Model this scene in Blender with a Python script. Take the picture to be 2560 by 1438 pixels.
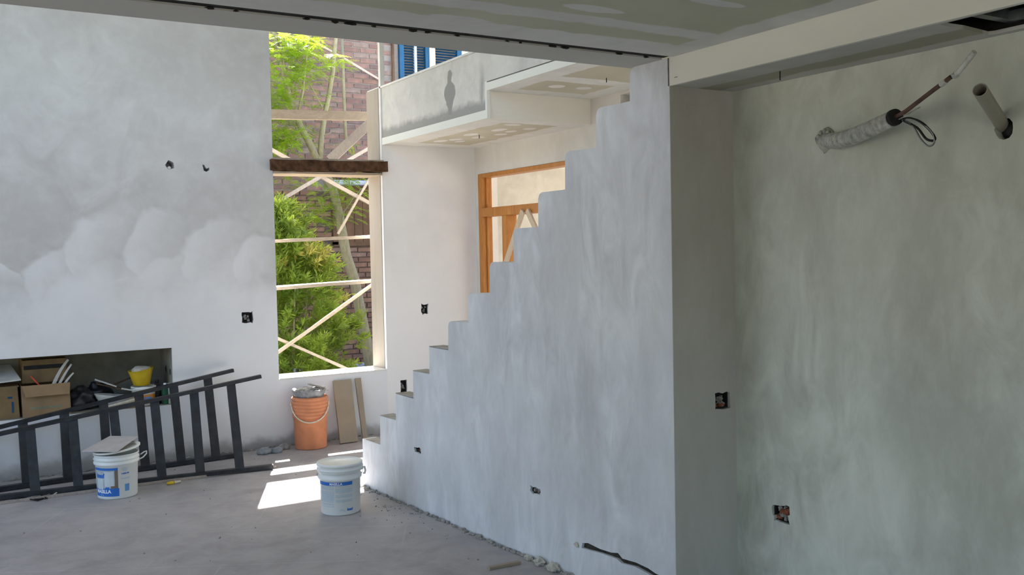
import bpy, math, random
from mathutils import Vector, Matrix, noise
from mathutils.geometry import tessellate_polygon
for o in list(bpy.data.objects): bpy.data.objects.remove(o)
SC = bpy.context.scene
COL = SC.collection
PI = math.pi
random.seed(7)

# ------------------------------------------------------------------ camera
EYE = Vector((0, 0, 1.6)); FPX = 2396.28
YAW, PIT, ROL = 0.54599, -0.03948, -0.01997
CW = Vector((math.sin(YAW)*math.cos(PIT), math.cos(YAW)*math.cos(PIT), math.sin(PIT)))
r0 = Vector((math.cos(YAW), -math.sin(YAW), 0)); u0 = r0.cross(CW)
CR = r0*math.cos(ROL) + u0*math.sin(ROL); CU = -r0*math.sin(ROL) + u0*math.cos(ROL)
cam = bpy.data.cameras.new('camera'); cam.sensor_width = 36; cam.lens = 36*FPX/2560
cam.clip_start = 0.05; cam.clip_end = 300
co = bpy.data.objects.new('camera', cam); COL.objects.link(co)
m = Matrix((( CR.x, CU.x, -CW.x), (CR.y, CU.y, -CW.y), (CR.z, CU.z, -CW.z))).to_4x4()
m.translation = EYE; co.matrix_world = m
SC.camera = co

# ------------------------------------------------------------------ sky, sun, exposure
SKY_STRENGTH = 0.30
SUN_STRENGTH = 16.0
EXPOSURE = 1.5
SC.view_settings.view_transform = 'Standard'; SC.view_settings.look = 'None'
SC.view_settings.gamma = 1; SC.view_settings.exposure = EXPOSURE
SC.view_settings.use_curve_mapping = False
SC.cycles.max_bounces = 12; SC.cycles.diffuse_bounces = 7
w = bpy.data.worlds.new('sky'); SC.world = w; w.use_nodes = True
nt = w.node_tree; nt.nodes.clear()
sk = nt.nodes.new('ShaderNodeTexSky'); sk.sky_type = 'NISHITA'; sk.sun_disc = False
SUNV = Vector((.40, 1.0, 1.055)).normalized()
sk.sun_elevation = math.asin(SUNV.z); sk.sun_rotation = math.atan2(SUNV.x, SUNV.y)
sk.air_density = 1.0; sk.dust_density = 3.0; sk.ozone_density = 1.0
bg = nt.nodes.new('ShaderNodeBackground'); bg.inputs[1].default_value = SKY_STRENGTH
wo = nt.nodes.new('ShaderNodeOutputWorld')
nt.links.new(sk.outputs[0], bg.inputs[0]); nt.links.new(bg.outputs[0], wo.inputs[0])
sl = bpy.data.lights.new('sun', 'SUN'); sl.energy = SUN_STRENGTH; sl.angle = math.radians(.53)
sl.color = (1, .96, .88)
so = bpy.data.objects.new('sun', sl); COL.objects.link(so); so.location = (6, 15, 16)
so.rotation_euler = SUNV.to_track_quat('Z', 'Y').to_euler()

# ------------------------------------------------------------------ helpers
def ray(px, py): return CW + CR*((px-1280)/FPX) - CU*((py-719)/FPX)
def at(px, py, ax, val):
    """the point of the plane axis=val seen in that direction, metres"""
    d = ray(px, py); return EYE + d*((val-EYE[ax])/d[ax])

class MB:
    def __init__(s): s.v = []; s.f = []; s.mi = []; s.cur = 0; s.smooth = []
    def face(s, idx, sm=False): s.f.append(tuple(idx)); s.mi.append(s.cur); s.smooth.append(sm)
    def add(s, vs): n = len(s.v); s.v += [Vector(p) for p in vs]; return n
    def hexa(s, p):            # 8 points: bottom ring 0-3, top ring 4-7
        n = s.add(p)
        for q in ((3,2,1,0),(4,5,6,7),(0,1,5,4),(1,2,6,5),(2,3,7,6),(3,0,4,7)): s.face([n+i for i in q])
        return s
    def box(s, a, b, jit=0):
        x0,y0,z0 = a; x1,y1,z1 = b
        p = [(x0,y0,z0),(x1,y0,z0),(x1,y1,z0),(x0,y1,z0),(x0,y0,z1),(x1,y0,z1),(x1,y1,z1),(x0,y1,z1)]
        if jit: p = [tuple(c+random.uniform(-jit,jit) for c in q) for q in p]
        return s.hexa(p)
    def beam(s, a, b, wd, th, up=(0,0,1), seg=1, jit=0):   # board from a to b; wd along side, th along up
        a = Vector(a); b = Vector(b); d = (b-a).normalized(); up = Vector(up)
        sd = d.cross(up).normalized(); up = sd.cross(d).normalized()
        rings = []
        for k in range(seg+1):
            c = a.lerp(b, k/seg)
            rings.append(s.add([c + sd*(i*wd/2+random.uniform(-jit,jit)) + up*(j*th/2+random.uniform(-jit,jit)) for i,j in ((-1,-1),(1,-1),(1,1),(-1,1))]))
        for k in range(seg):
            for i in range(4): s.face([rings[k]+i, rings[k]+(i+1)%4, rings[k+1]+(i+1)%4, rings[k+1]+i])
        s.face([rings[0]+i for i in (3,2,1,0)]); s.face([rings[-1]+i for i in range(4)])
        return s
    def tube(s, pts, rad, n=10, cap=True, sm=True):
        pts = [Vector(p) for p in pts]; R = rad if hasattr(rad,'__len__') else [rad]*len(pts)
        ref = Vector((0,0,1)); rings = []; prev = None
        for k,p in enumerate(pts):
            t = (pts[min(k+1,len(pts)-1)] - pts[max(k-1,0)]).normalized()
            if prev is None:
                if abs(t.dot(ref))>.9: ref = Vector((1,0,0))
                sd = t.cross(ref).normalized()
            else: sd = (prev - t*prev.dot(t)).normalized()
            prev = sd; up = sd.cross(t)
            rings.append(s.add([p + (sd*math.cos(2*PI*i/n)+up*math.sin(2*PI*i/n))*R[k] for i in range(n)]))
        for k in range(len(pts)-1):
            for i in range(n): s.face([rings[k]+i, rings[k]+(i+1)%n, rings[k+1]+(i+1)%n, rings[k+1]+i], sm)
        if cap:
            s.face([rings[0]+i for i in range(n)][::-1]); s.face([rings[-1]+i for i in range(n)])
        return s
    def lathe(s, prof, c=(0,0,0), n=40, sm=True, sx=1, sy=1, close=False):
        c = Vector(c); rings = []
        for r,z in prof:
            rings.append(s.add([c+Vector((r*sx*math.cos(2*PI*i/n), r*sy*math.sin(2*PI*i/n), z)) for i in range(n)]))
        for k in range(len(prof)-1):
            if prof[k]==prof[k+1]: continue
            for i in range(n): s.face([rings[k]+i, rings[k]+(i+1)%n, rings[k+1]+(i+1)%n, rings[k+1]+i], sm)
        if prof[0][0]>0: s.face([rings[0]+i for i in range(n)][::-1])
        if prof[-1][0]>0: s.face([rings[-1]+i for i in range(n)])
        return s
    def blob(s, c, r, seed=0, amp=.25, n=8, m_=6, sq=(1,1,1)):
        c = Vector(c); rows = []
        for j in range(m_+1):
            th = PI*j/m_; row=[]
            for i in range(n):
                d = Vector((math.sin(th)*math.cos(2*PI*i/n), math.sin(th)*math.sin(2*PI*i/n), math.cos(th)))
                k = 1+amp*noise.noise(d*1.7+Vector((seed*3.1,seed*1.7,0)))*2
                if n>=20: k += amp*.45*noise.noise(d*5+Vector((seed,0,2)))+amp*.25*noise.noise(d*11+Vector((0,seed,2)))
                row.append(c+Vector((d.x*sq[0],d.y*sq[1],d.z*sq[2]))*r*k)
            rows.append(s.add(row))
        for j in range(m_):
            for i in range(n): s.face([rows[j]+i, rows[j+1]+i, rows[j+1]+(i+1)%n, rows[j]+(i+1)%n], amp<.25)
        return s
    def mesh(s, name, mats, off):
        me = bpy.data.meshes.new(name)
        me.from_pydata([tuple(p-off) for p in s.v], [], s.f)
        for mt in (mats if isinstance(mats,(list,tuple)) else [mats]): me.materials.append(mt)
        me.polygons.foreach_set('material_index', s.mi)
        me.polygons.foreach_set('use_smooth', s.smooth)
        me.update(); return me

def smoothpts(P, n=5):
    out=[]
    for i in range(len(P)-1):
        a=P[max(i-1,0)]; b=P[i]; c=P[i+1]; d=P[min(i+2,len(P)-1)]
        for k in range(n):
            t=k/n; out.append(.5*((2*b)+(c-a)*t+(2*a-5*b+4*c-d)*t*t+(3*b-a-3*c+d)*t**3))
    return out+[P[-1]]
def worldloc(o):
    v = Vector((0,0,0))
    while o is not None: v += o.location; o = o.parent
    return v
def part(name, mb, mat, parent, label=None, stuff=False):
    me = mb.mesh(name, mat, worldloc(parent)); o = bpy.data.objects.new(name, me)
    COL.objects.link(o); o.parent = parent
    if label: o['label'] = label
    if stuff: o['kind'] = 'stuff'
    return o
def tagit(o, label, cat, group=None):
    o['label'] = label; o['category'] = cat
    if group: o['group'] = group
    return o
def thing(name, label, cat, base, group=None):
    o = bpy.data.objects.new(name, None); COL.objects.link(o); o.location = base
    o.empty_display_size = .1
    return tagit(o, label, cat, group)
def solo(name, mb, mat, base, label, cat, group=None):
    base = Vector(base); me = mb.mesh(name, mat, base); o = bpy.data.objects.new(name, me)
    COL.objects.link(o); o.location = base
    return tagit(o, label, cat, group)
def struct(name, mb, mat):
    o = bpy.data.objects.new(name, mb.mesh(name, mat, Vector((0,0,0)))); COL.objects.link(o)
    o['kind'] = 'structure'; return o
def bevel(o, w_=.003, seg=2):
    b = o.modifiers.new('bevel','BEVEL'); b.width = w_; b.segments = seg; b.limit_method = 'ANGLE'; return o

def slab(mb, O, U, V, N, outer, thru=(), pockets=(), th=.15):
    """wall plate: outer polygon in (u,v); thru = holes right through; pockets = (polygon, depth). N points into the wall."""
    O,U,V,N = map(Vector,(O,U,V,N))
    P = lambda p,d=0: O+U*p[0]+V*p[1]+N*d
    deep = [p for p,d in pockets if d>=th]
    for off, holes in ((0, list(thru)+[p for p,d in pockets]), (th, list(thru)+deep)):
        loops = [outer]+holes
        tris = tessellate_polygon([[Vector((q[0],q[1],0)) for q in L] for L in loops])
        flat = [q for L in loops for q in L]
        n = mb.add([P(q,off) for q in flat])
        for t in tris:
            a,b,c = [flat[i] for i in t]
            if abs((b[0]-a[0])*(c[1]-a[1])-(b[1]-a[1])*(c[0]-a[0]))<1e-10: continue
            mb.face([n+i for i in t])
    for L,d in [(outer,th)]+[(h,th) for h in thru]+[(p,d) for p,d in pockets]:
        k = len(L); n = mb.add([P(q,0) for q in L]+[P(q,d) for q in L])
        for i in range(k): mb.face([n+i, n+(i+1)%k, n+k+(i+1)%k, n+k+i])
    for p,d in pockets:
        n = mb.add([P(q,d) for q in p]); tr = tessellate_polygon([[Vector((q[0],q[1],0)) for q in p]])
        for t in tr: mb.face([n+i for i in t])
    return mb
def rect(a,b,c,d): return [(a,b),(c,b),(c,d),(a,d)]
def ragged(a,b,c,d, j=.006, k=4, seed=1):
    rnd = random.Random(seed); cs = rect(a,b,c,d); out=[]
    for i in range(4):
        p,q = cs[i],cs[(i+1)%4]
        for t in range(k):
            f=t/k; out.append((p[0]+(q[0]-p[0])*f+rnd.uniform(-j,j), p[1]+(q[1]-p[1])*f+rnd.uniform(-j,j)))
    return out

# ------------------------------------------------------------------ materials
class NT:
    def __init__(s, name, rough=.85, spec=.3):
        s.m = bpy.data.materials.new(name); s.m.use_nodes = True; s.t = s.m.node_tree
        s.b = s.t.nodes['Principled BSDF']; s.b.inputs['Roughness'].default_value = rough
        s.b.inputs['Specular IOR Level'].default_value = spec; s._p=None
    def n(s, t, **k):
        x = s.t.nodes.new(t)
        for a,v in k.items(): setattr(x,a,v)
        return x
    def l(s,a,b): s.t.links.new(a,b)
    def pos(s):
        if s._p is None: s._p = s.n('ShaderNodeTexCoord').outputs['Object']
        return s._p
    def mapped(s, scale=(1,1,1), rot=(0,0,0), loc=(0,0,0), src=None):
        x = s.n('ShaderNodeMapping'); s.l(src or s.pos(), x.inputs[0])
        x.inputs['Scale'].default_value = scale; x.inputs['Rotation'].default_value = rot; x.inputs['Location'].default_value = loc
        return x.outputs[0]
    def noise(s, scale=5, det=5, rough=.55, dist=0, vec=None):
        x = s.n('ShaderNodeTexNoise'); s.l(vec or s.pos(), x.inputs['Vector'])
        x.inputs['Scale'].default_value=scale; x.inputs['Detail'].default_value=det
        x.inputs['Roughness'].default_value=rough; x.inputs['Distortion'].default_value=dist
        return x.outputs['Fac']
    def ramp(s, f, a, b, lo=0, hi=1, smooth=False):
        x = s.n('ShaderNodeMapRange'); x.interpolation_type = 'SMOOTHSTEP' if smooth else 'LINEAR'
        s.l(f, x.inputs[0]) ; x.inputs[1].default_value=a; x.inputs[2].default_value=b; x.inputs[3].default_value=lo; x.inputs[4].default_value=hi
        return x.outputs[0]
    def math(s, op, a, b=0):
        x = s.n('ShaderNodeMath', operation=op)
        for i,v in ((0,a),(1,b)):
            if isinstance(v,(int,float)): x.inputs[i].default_value=v
            else: s.l(v,x.inputs[i])
        return x.outputs[0]
    def mix(s, f, a, b):
        x = s.n('ShaderNodeMix', data_type='RGBA')
        for i,v in ((0,f),(6,a),(7,b)):
            if isinstance(v,(int,float)): x.inputs[i].default_value=v
            elif isinstance(v,tuple): x.inputs[i].default_value=(*v[:3],1)
            else: s.l(v,x.inputs[i])
        return x.outputs[2]
    def col(s, c):
        if isinstance(c,tuple): s.b.inputs['Base Color'].default_value=(*c[:3],1)
        else: s.l(c, s.b.inputs['Base Color'])
        return s
    def bump(s, h, st=.2, d=.01):
        x = s.n('ShaderNodeBump'); x.inputs['Strength'].default_value=st; x.inputs['Distance'].default_value=d
        s.l(h,x.inputs['Height']); s.l(x.outputs[0], s.b.inputs['Normal']); return s
    def xyz(s):
        x = s.n('ShaderNodeSeparateXYZ'); s.l(s.pos(), x.inputs[0]); return x.outputs

def simple(name, c, rough=.6, var=.12, scale=12, spec=.3, metal=0, bump=0):
    k = NT(name, rough, spec); f = k.noise(scale,4)
    k.col(k.mix(k.ramp(f,.3,.7), tuple(x*(1-var) for x in c), tuple(min(1,x*(1+var)) for x in c)))
    k.b.inputs['Metallic'].default_value = metal
    if bump: k.bump(f,bump,.005)
    return k.m

def plaster(name, light, mid, dark, rot=(0,0,0), stretch=(1,1,1), sc=1.0, contrast=1.0, strokes=.5):
    k = NT(name, .8, .25)
    v = k.mapped(stretch, rot)
    a = k.noise(1.1*sc, 6, .55, .6, v); b = k.noise(3.2*sc, 5, .6, 1.4, v)
    c = k.mix(k.ramp(a,.5-.2/contrast,.5+.2/contrast), dark, mid)
    # overlapping trowel strokes: sharp-edged on one side, faded on the other
    vor = k.n('ShaderNodeTexVoronoi'); vor.feature='F1'; vor.inputs['Scale'].default_value = 1.5*sc
    wv = k.n('ShaderNodeVectorMath', operation='ADD'); nz = k.n('ShaderNodeTexNoise'); nz.inputs['Scale'].default_value=1.3*sc
    nz.inputs['Detail'].default_value=3; k.l(v,nz.inputs['Vector'])
    sc_ = k.n('ShaderNodeVectorMath', operation='SCALE'); sc_.inputs[3].default_value=.9; k.l(nz.outputs['Color'], sc_.inputs[0])
    k.l(v,wv.inputs[0]); k.l(sc_.outputs[0],wv.inputs[1]); k.l(wv.outputs[0],vor.inputs['Vector'])
    st = k.math('MULTIPLY', k.ramp(vor.outputs['Distance'],.1,.75,0,1,True), k.ramp(b,.35,.7))
    c = k.mix(k.math('MULTIPLY', st, strokes), c, light)
    c = k.mix(k.math('MULTIPLY', k.ramp(k.noise(14*sc,3,.6,0,v),.45,.75), .22), c, light)
    c = k.mix(k.ramp(k.noise(140,2),.2,.8,0,.12), c, dark)
    k.col(c); k.bump(k.math('ADD', b, k.math('MULTIPLY', k.noise(70,3), .25)), .22, .006)
    return k, c

M = {}
def P_(name, *a, **k):
    kk,c = plaster(name,*a,**k); M[name]=kk.m; return kk,c
G = lambda v,r=1,g=1,b=1: (v*r,v*g,v*b)
# stair side wall: vertical / diagonal trowel strokes
P_('plaster_stair', G(.84,.975,1.01,1.06), G(.68,.98,1.01,1.06), G(.53,.99,1.01,1.05), rot=(.35,0,0), stretch=(1,1.7,.7), sc=1.25, strokes=.85, contrast=1.2)
P_('plaster_right', G(.78,.99,1.04,.94), G(.62,.99,1.04,.92), G(.44,1.01,1.03,.90), rot=(-.55,0,0), stretch=(1,1.6,.8), sc=1.1, strokes=.8, contrast=1.15)
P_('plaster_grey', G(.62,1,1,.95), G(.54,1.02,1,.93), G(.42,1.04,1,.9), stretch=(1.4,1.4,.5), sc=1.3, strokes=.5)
P_('plaster_cream', G(.80,1.01,.98,.93), G(.72,1.02,.98,.91), G(.58,1.02,.98,.9), stretch=(1,1,.7), sc=1.3, strokes=.5)
P_('plaster_beige', G(.70,1.03,.985,.90), G(.60,1.04,.98,.88), G(.44,1.05,.97,.86), sc=1.6, strokes=.6)
# back wall with the lobes of fresh white filler
kb, cb = plaster('plaster_back', G(.80,.99,1,1), G(.61,1,1,.985), G(.50,1.01,1,.975), sc=.9, strokes=.5)
X = kb.xyz(); acc = None
lobes = [(1.17,1.62,.30,.34,.5),(1.60,1.66,.30,.33,.6),(2.03,1.60,.36,.34,.4),(.88,1.38,.28,.30,.6),(2.32,1.42,.25,.36,.2),(1.70,1.32,.48,.30,.5),(.50,1.02,.34,.18,.2),(1.30,1.18,.42,.26,.4),(.40,1.48,.30,.10,-.6),(.78,.99,.26,.10,.1)]
wob = kb.math('ADD', kb.ramp(kb.noise(2.1,3,.6),.25,.75,-.22,.22), kb.ramp(kb.noise(9,3,.6),.25,.75,-.03,.03))
for cx,cz,rx,rz,ro in lobes:
    sx_ = kb.math('SUBTRACT', X[0], cx); sz_ = kb.math('SUBTRACT', X[2], cz); c_,s_ = math.cos(ro), math.sin(ro)
    dx = kb.math('DIVIDE', kb.math('ADD', kb.math('MULTIPLY',sx_,c_), kb.math('MULTIPLY',sz_,s_)), rx)
    dz = kb.math('DIVIDE', kb.math('SUBTRACT', kb.math('MULTIPLY',sz_,c_), kb.math('MULTIPLY',sx_,s_)), rz)
    d = kb.math('SQRT', kb.math('ADD', kb.math('MULTIPLY',dx,dx), kb.math('MULTIPLY',dz,dz)))
    d = kb.math('ADD', d, wob)
    edge = kb.ramp(d,1.02,.86,0,1,True)
    fade = kb.ramp(kb.math('SUBTRACT', dz, dx), -.7,1.0,.0,1)
    mk = kb.math('MULTIPLY', edge, fade)
    acc = mk if acc is None else kb.math('MAXIMUM', acc, mk)
low = kb.math('MULTIPLY', kb.ramp(kb.math('ADD', X[2], kb.ramp(kb.noise(1.7,4),.25,.75,-.4,.4)), 1.75,.95,0,.8,True), 1)
acc = kb.math('MAXIMUM', kb.math('MULTIPLY', acc, kb.ramp(kb.noise(2.3,4,.6,.8),.3,.62,.45,.75)), low)
c2 = kb.mix(acc, cb, G(.86,.985,.99,1.01))
# grime near the floor
gr = kb.ramp(kb.math('ADD', X[2], kb.ramp(kb.noise(6,5),0,1,-.09,.09)), .03,.13,.75,0,True)
c2 = kb.mix(kb.math('MULTIPLY', kb.ramp(X[0],3.42,3.44), kb.ramp(kb.noise(3,4),.2,.8,1,.7)), c2, G(.88,1,.985,.97))
kb.col(kb.mix(gr, c2, G(.25,1.05,1,.93))); M['plaster_back']=kb.m

def fl():
    k = NT('screed_floor', .75, .3)
    a = k.noise(.9,6,.6,.5); b = k.noise(4,6,.65,.4); c = k.noise(26,4,.7)
    cc = k.mix(k.ramp(a,.35,.65), G(.29,1.06,1,1.02), G(.37,1.05,1,1.0))
    cc = k.mix(k.ramp(b,.4,.75,0,.5), cc, G(.52,1.02,1,.97))
    cc = k.mix(k.ramp(b,.42,.25,0,.45), cc, G(.29,1.04,1,.97))
    cc = k.mix(k.ramp(c,.55,.8,0,.35), cc, G(.55,1,1,.98))
    # faint broad trowelled bays
    br = k.n('ShaderNodeTexBrick'); br.offset=.3; br.inputs['Scale'].default_value=1; br.inputs['Mortar Size'].default_value=.006
    br.inputs['Brick Width'].default_value=1.3; br.inputs['Row Height'].default_value=.62
    k.l(k.mapped((1,1,1),(0,0,.5)), br.inputs['Vector'])
    cc = k.mix(k.math('MULTIPLY', br.outputs['Fac'], k.ramp(a,.4,.7,0,.5)), cc, G(.56,1,1,.98))
    k.col(cc); k.bump(k.math('ADD', b, k.math('MULTIPLY',c,.5)), .3, .008); return k.m
M['floor'] = fl()

def board(name, spots, bands, base=G(.58,1.0,1.0,.80), white=G(.74,1,1,.97), dot=None):
    """plasterboard with bands of white joint compound; bands=[(axis, lo, hi)], spots=[(x,y,rx,ry)] metres"""
    k = NT(name,.9,.15); X=k.xyz(); wob=k.ramp(k.noise(5,4,.6),0,1,-.05,.05); acc=None
    for ax,lo,hi in bands:
        v = k.math('ADD', X[ax], wob)
        mk = k.math('MULTIPLY', k.ramp(v,lo-.008,lo+.008), k.ramp(v,hi+.008,hi-.008))
        acc = mk if acc is None else k.math('MAXIMUM',acc,mk)
    wob2 = k.ramp(k.noise(14,3,.6),0,1,-.5,.5)
    for x,y,rx,ry in spots:
        dx=k.math('DIVIDE',k.math('SUBTRACT',X[0],x),rx); dy=k.math('DIVIDE',k.math('SUBTRACT',X[1],y),ry)
        d=k.math('ADD',k.math('ADD',k.math('MULTIPLY',dx,dx),k.math('MULTIPLY',dy,dy)),wob2)
        acc = k.math('MAXIMUM',acc,k.ramp(d,1.1,.9))
    c = k.mix(k.ramp(k.noise(3,4),.3,.7), base, tuple(x*.88 for x in base))
    wc = k.mix(k.ramp(k.noise(4,5,.6,1),.3,.7), white, tuple(x*.86 for x in white))
    k.col(k.mix(acc,c,wc)); return k.m
M['ceil_board'] = board('ceiling_plasterboard', [(1.90,2.575,.12,.035),(2.22,2.33,.12,.03),(1.57,2.885,.12,.03),(.6,2.3,.12,.03),(1.2,1.6,.1,.03)],
    [(1,2.885,3.3),(1,2.66,2.765),(0,2.53,2.8),(1,1.30,1.42)])
M['mezz_board'] = board('mezzanine_plasterboard', [(3.85,7.2,.05,.07),(3.95,7.0,.05,.07),(3.8,6.85,.05,.09),(4.02,6.75,.05,.06),(3.86,6.5,.05,.09),(4.05,6.35,.05,.06),(3.78,7.35,.05,.08),(4.0,6.55,.04,.06),(3.8,6.2,.07,.05),(3.95,7.32,.04,.06)],
    [(0,3.3,3.66),(0,4.16,4.6),(1,7.55,7.9),(1,5.9,6.12)], base=G(.60,1.06,.99,.78), white=G(.84,1.02,1,.94))
M['mezz_board_high'] = board('mezzanine_high_plasterboard', [(3.8,5.6,.06,.06),(4.02,5.58,.06,.05)],
    [(0,3.3,3.60),(0,4.17,4.6),(1,5.8,6.0),(1,5.25,5.42)], base=G(.60,1.06,.99,.78), white=G(.84,1.02,1,.94))
M['soffit_board'] = board('bulkhead_plasterboard', [], [(0,2.6,2.83),(0,2.955,3.1)], base=G(.42,1.0,.98,.78), white=G(.60,1,1,.95))
M['cream_paint'] = plaster('cream_board_paint', G(.86,1,1,.93), G(.80,1,1,.92), G(.74,1,1,.9), stretch=(.3,.3,1), strokes=.3)[0].m
M['beam'] = plaster('beam_paint', G(.58,1.0,1,.96), G(.55,1.01,1,.95), G(.50,1.02,1,.93), stretch=(.3,1,1), strokes=.3)[0].m
M['fascia'] = plaster('fascia_board', G(.84,1.04,1,.90), G(.80,1.05,1,.90), G(.74,1.05,1,.88), stretch=(.5,1,3), strokes=.4)[0].m
M['concrete'] = simple('raw_concrete', G(.34,1.05,1,.9), .9, .25, 14, bump=.4)
M['dark_mortar'] = simple('dark_mortar', G(.10,1.08,1,.9), .95, .5, 40, bump=.6)
M['rubble'] = simple('mortar_rubble', G(.30,1.04,1,.94), .95, .35, 30, bump=.6)
M['redbrick'] = simple('broken_red_brick', (.30,.10,.055), .9, .3, 50, bump=.6)
M['black'] = simple('black_plastic', G(.018), .6, .3, 20)
M['ladder'] = simple('blackened_ladder_steel', (.022,.025,.030), .5, .45, 18, spec=.4)
M['white_plastic'] = simple('white_plastic', (.80,.82,.80), .4, .03, 8, spec=.45)
M['white_plastic_b'] = simple('white_plastic_aged', (.78,.79,.74), .45, .05, 8, spec=.45)
M['blue_ink'] = simple('blue_print', (.03,.16,.55), .5, .05)
M['pale_ink'] = simple('pale_blue_print', (.45,.58,.68), .5, .08)
M['white_ink'] = simple('white_print', (.85,.87,.88), .5, .02)
M['grey_print'] = simple('grey_photo_print', (.42,.47,.50), .5, .12, 25)
M['grey_print_l'] = simple('light_grey_photo_print', (.60,.66,.69), .5, .05, 25)
M['brown_print'] = simple('brown_photo_print', (.20,.15,.12), .5, .2, 25)
M['orange'] = simple('orange_plastic', (.70,.27,.13), .6, .14, 9, spec=.35)
M['rope'] = simple('rope', (.72,.66,.52), .9, .2, 60)
M['cardboard'] = simple('cardboard', (.30,.20,.11), .9, .16, 7, bump=.2)
M['cardboard_d'] = simple('cardboard_old', (.22,.15,.075), .9, .2, 7, bump=.2)
M['board_grey'] = simple('grey_brown_board', (.34,.28,.21), .85, .1, 5)
M['yellow'] = simple('yellow_plastic', (.75,.52,.03), .5, .12, 12)
M['plaster_lump'] = simple('dry_plaster_lump', (.5,.48,.42), .95, .2, 30, bump=.5)
M['steel'] = simple('worn_steel', (.35,.36,.36), .45, .3, 20, metal=.6)
M['galv'] = simple('galvanised_steel', (.25,.27,.27), .4, .3, 20, metal=.8)
M['bag'] = simple('black_rubbish_bag', (.022,.023,.027), .38, .4, 20, spec=.6, bump=.5)
M['paper'] = simple('dusty_white_sheet', (.58,.57,.53), .8, .12, 15)
M['orange_ink'] = simple('orange_label', (.75,.28,.04), .5, .1)
M['green'] = simple('dark_green_plastic', (.02,.12,.06), .5, .3)
M['copper'] = simple('old_copper_pipe', (.12,.07,.055), .6, .35, 30)
M['pvc'] = simple('dusty_grey_pipe', (.36,.35,.28), .6, .08, 10)
M['pipe_white'] = simple('whitish_sleeve', (.55,.57,.53), .5, .25, 40)
M['stone'] = simple('grey_stone', (.27,.29,.31), .95, .3, 20, bump=.4)
M['blue_paint'] = simple('blue_painted_timber', (.010,.07,.155), .55, .12, 8)
M['blue_dark'] = simple('dark_blue_slat', (.006,.04,.085), .6, .12, 8)
M['bluegrey'] = simple('pale_blue_ledge', (.35,.40,.50), .7, .12, 8)
M['dark_wood'] = simple('dark_brown_shutter', (.10,.055,.03), .7, .25, 8)
M['render_white'] = simple('white_render', (.75,.74,.70), .8, .08, 6)
M['mortar'] = simple('brick_mortar', (.21,.19,.18), .95, .12, 12, bump=.3)
M['gravel'] = simple('blue_grey_gravel', (.27,.29,.34), .95, .35, 30, bump=.7)
M['ground'] = simple('garden_soil', (.24,.22,.18), .95, .25, 3)
def foil():
    k=NT('silver_foil',.35,.5); k.b.inputs['Metallic'].default_value=.75
    f=k.noise(26,6,.75,.25,k.mapped((1,1.8,1))); k.col(k.mix(k.ramp(f,.35,.65),(.40,.41,.39),(.86,.86,.83))); k.bump(f,.7,.02); return k.m
M['foil']=foil()
def wood(name, a, b, scale=6, ax=(1,1,8), rough=.6):
    k=NT(name,rough,.3); v=k.mapped(ax); f=k.noise(scale,5,.6,1.2,v); g=k.noise(scale*6,3,.6,0,v)
    k.col(k.mix(k.ramp(g,.4,.8,0,.5), k.mix(k.ramp(f,.3,.7),a,b), tuple(x*.6 for x in a))); k.bump(g,.25,.003); return k.m
M['orange_wood']=wood('varnished_orange_timber',(.46,.17,.035),(.62,.27,.06),4,(6,6,.6),.4)
M['pale_wood']=wood('weathered_scaffold_timber',(.43,.35,.27),(.56,.47,.37),6,(1,4,4))
M['raw_wood']=wood('raw_pine_timber',(.58,.46,.32),(.68,.56,.42),5,(4,4,1))
M['grey_wood']=wood('grey_timber',(.36,.31,.27),(.46,.40,.35),5,(3,3,1))
M['rust_wood']=simple('dirty_brown_timber',(.085,.045,.026),.97,.65,16,spec=.08,bump=.9)
M['bark']=wood('pale_bark',(.20,.18,.12),(.29,.27,.18),5,(3,3,1),.9)
def leaf(name,a,b,tr=.55,tc=(.55,.85,.08)):
    k=NT(name,.5,.3); f=k.noise(2.2,3,.6); inf=k.n('ShaderNodeTexWhiteNoise'); k.l(k.pos(),inf.inputs[0])
    c=k.mix(k.ramp(f,.35,.65),a,b); k.col(c)
    t=k.n('ShaderNodeBsdfTranslucent'); k.l(k.mix(k.ramp(f,.3,.7),tuple(x*.8 for x in tc),tc),t.inputs[0])
    mx=k.n('ShaderNodeMixShader'); mx.inputs[0].default_value=tr
    o=k.t.nodes['Material Output']; k.l(k.b.outputs[0],mx.inputs[1]); k.l(t.outputs[0],mx.inputs[2]); k.l(mx.outputs[0],o.inputs[0]); return k.m
M['leaf_tree']=leaf('feathery_tree_leaf',(.09,.20,.02),(.17,.33,.03),.6,(.56,.68,.05))
M['leaf_shrub']=leaf('shrub_leaf',(.07,.14,.02),(.19,.28,.04),.5,(.42,.52,.06))
M['leaf_tip']=leaf('reddish_shrub_tip',(.24,.22,.05),(.36,.32,.08),.5,(.60,.60,.12))
bricks_m=[]
for i,c in enumerate([(.185,.115,.10),(.16,.10,.09),(.21,.13,.115),(.15,.105,.10),(.20,.15,.135)]):
    bricks_m.append(simple('clay_brick_tone',c,.92,.22,9+i,bump=.4))

# ================================================================== STRUCTURE
YB = 7.8          # inner face of the back wall
TB = .29
ZC = 2.386        # ceiling of the low part
# floor
f = MB(); f.box((-2.85,-3.2,-.12),(8.3,YB+TB,0)); struct('floor', f, M['floor'])
f = MB(); f.box((-40,YB+TB,-.12),(60,70,-.01)); f.box((-60,-60,-.14),(-2.86,70,-.02)); f.box((8.31,-60,-.14),(60,YB+TB,-.02)); f.box((-2.86,-60,-.14),(8.31,-3.21,-.02))
struct('garden_ground', f, M['ground'])

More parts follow.
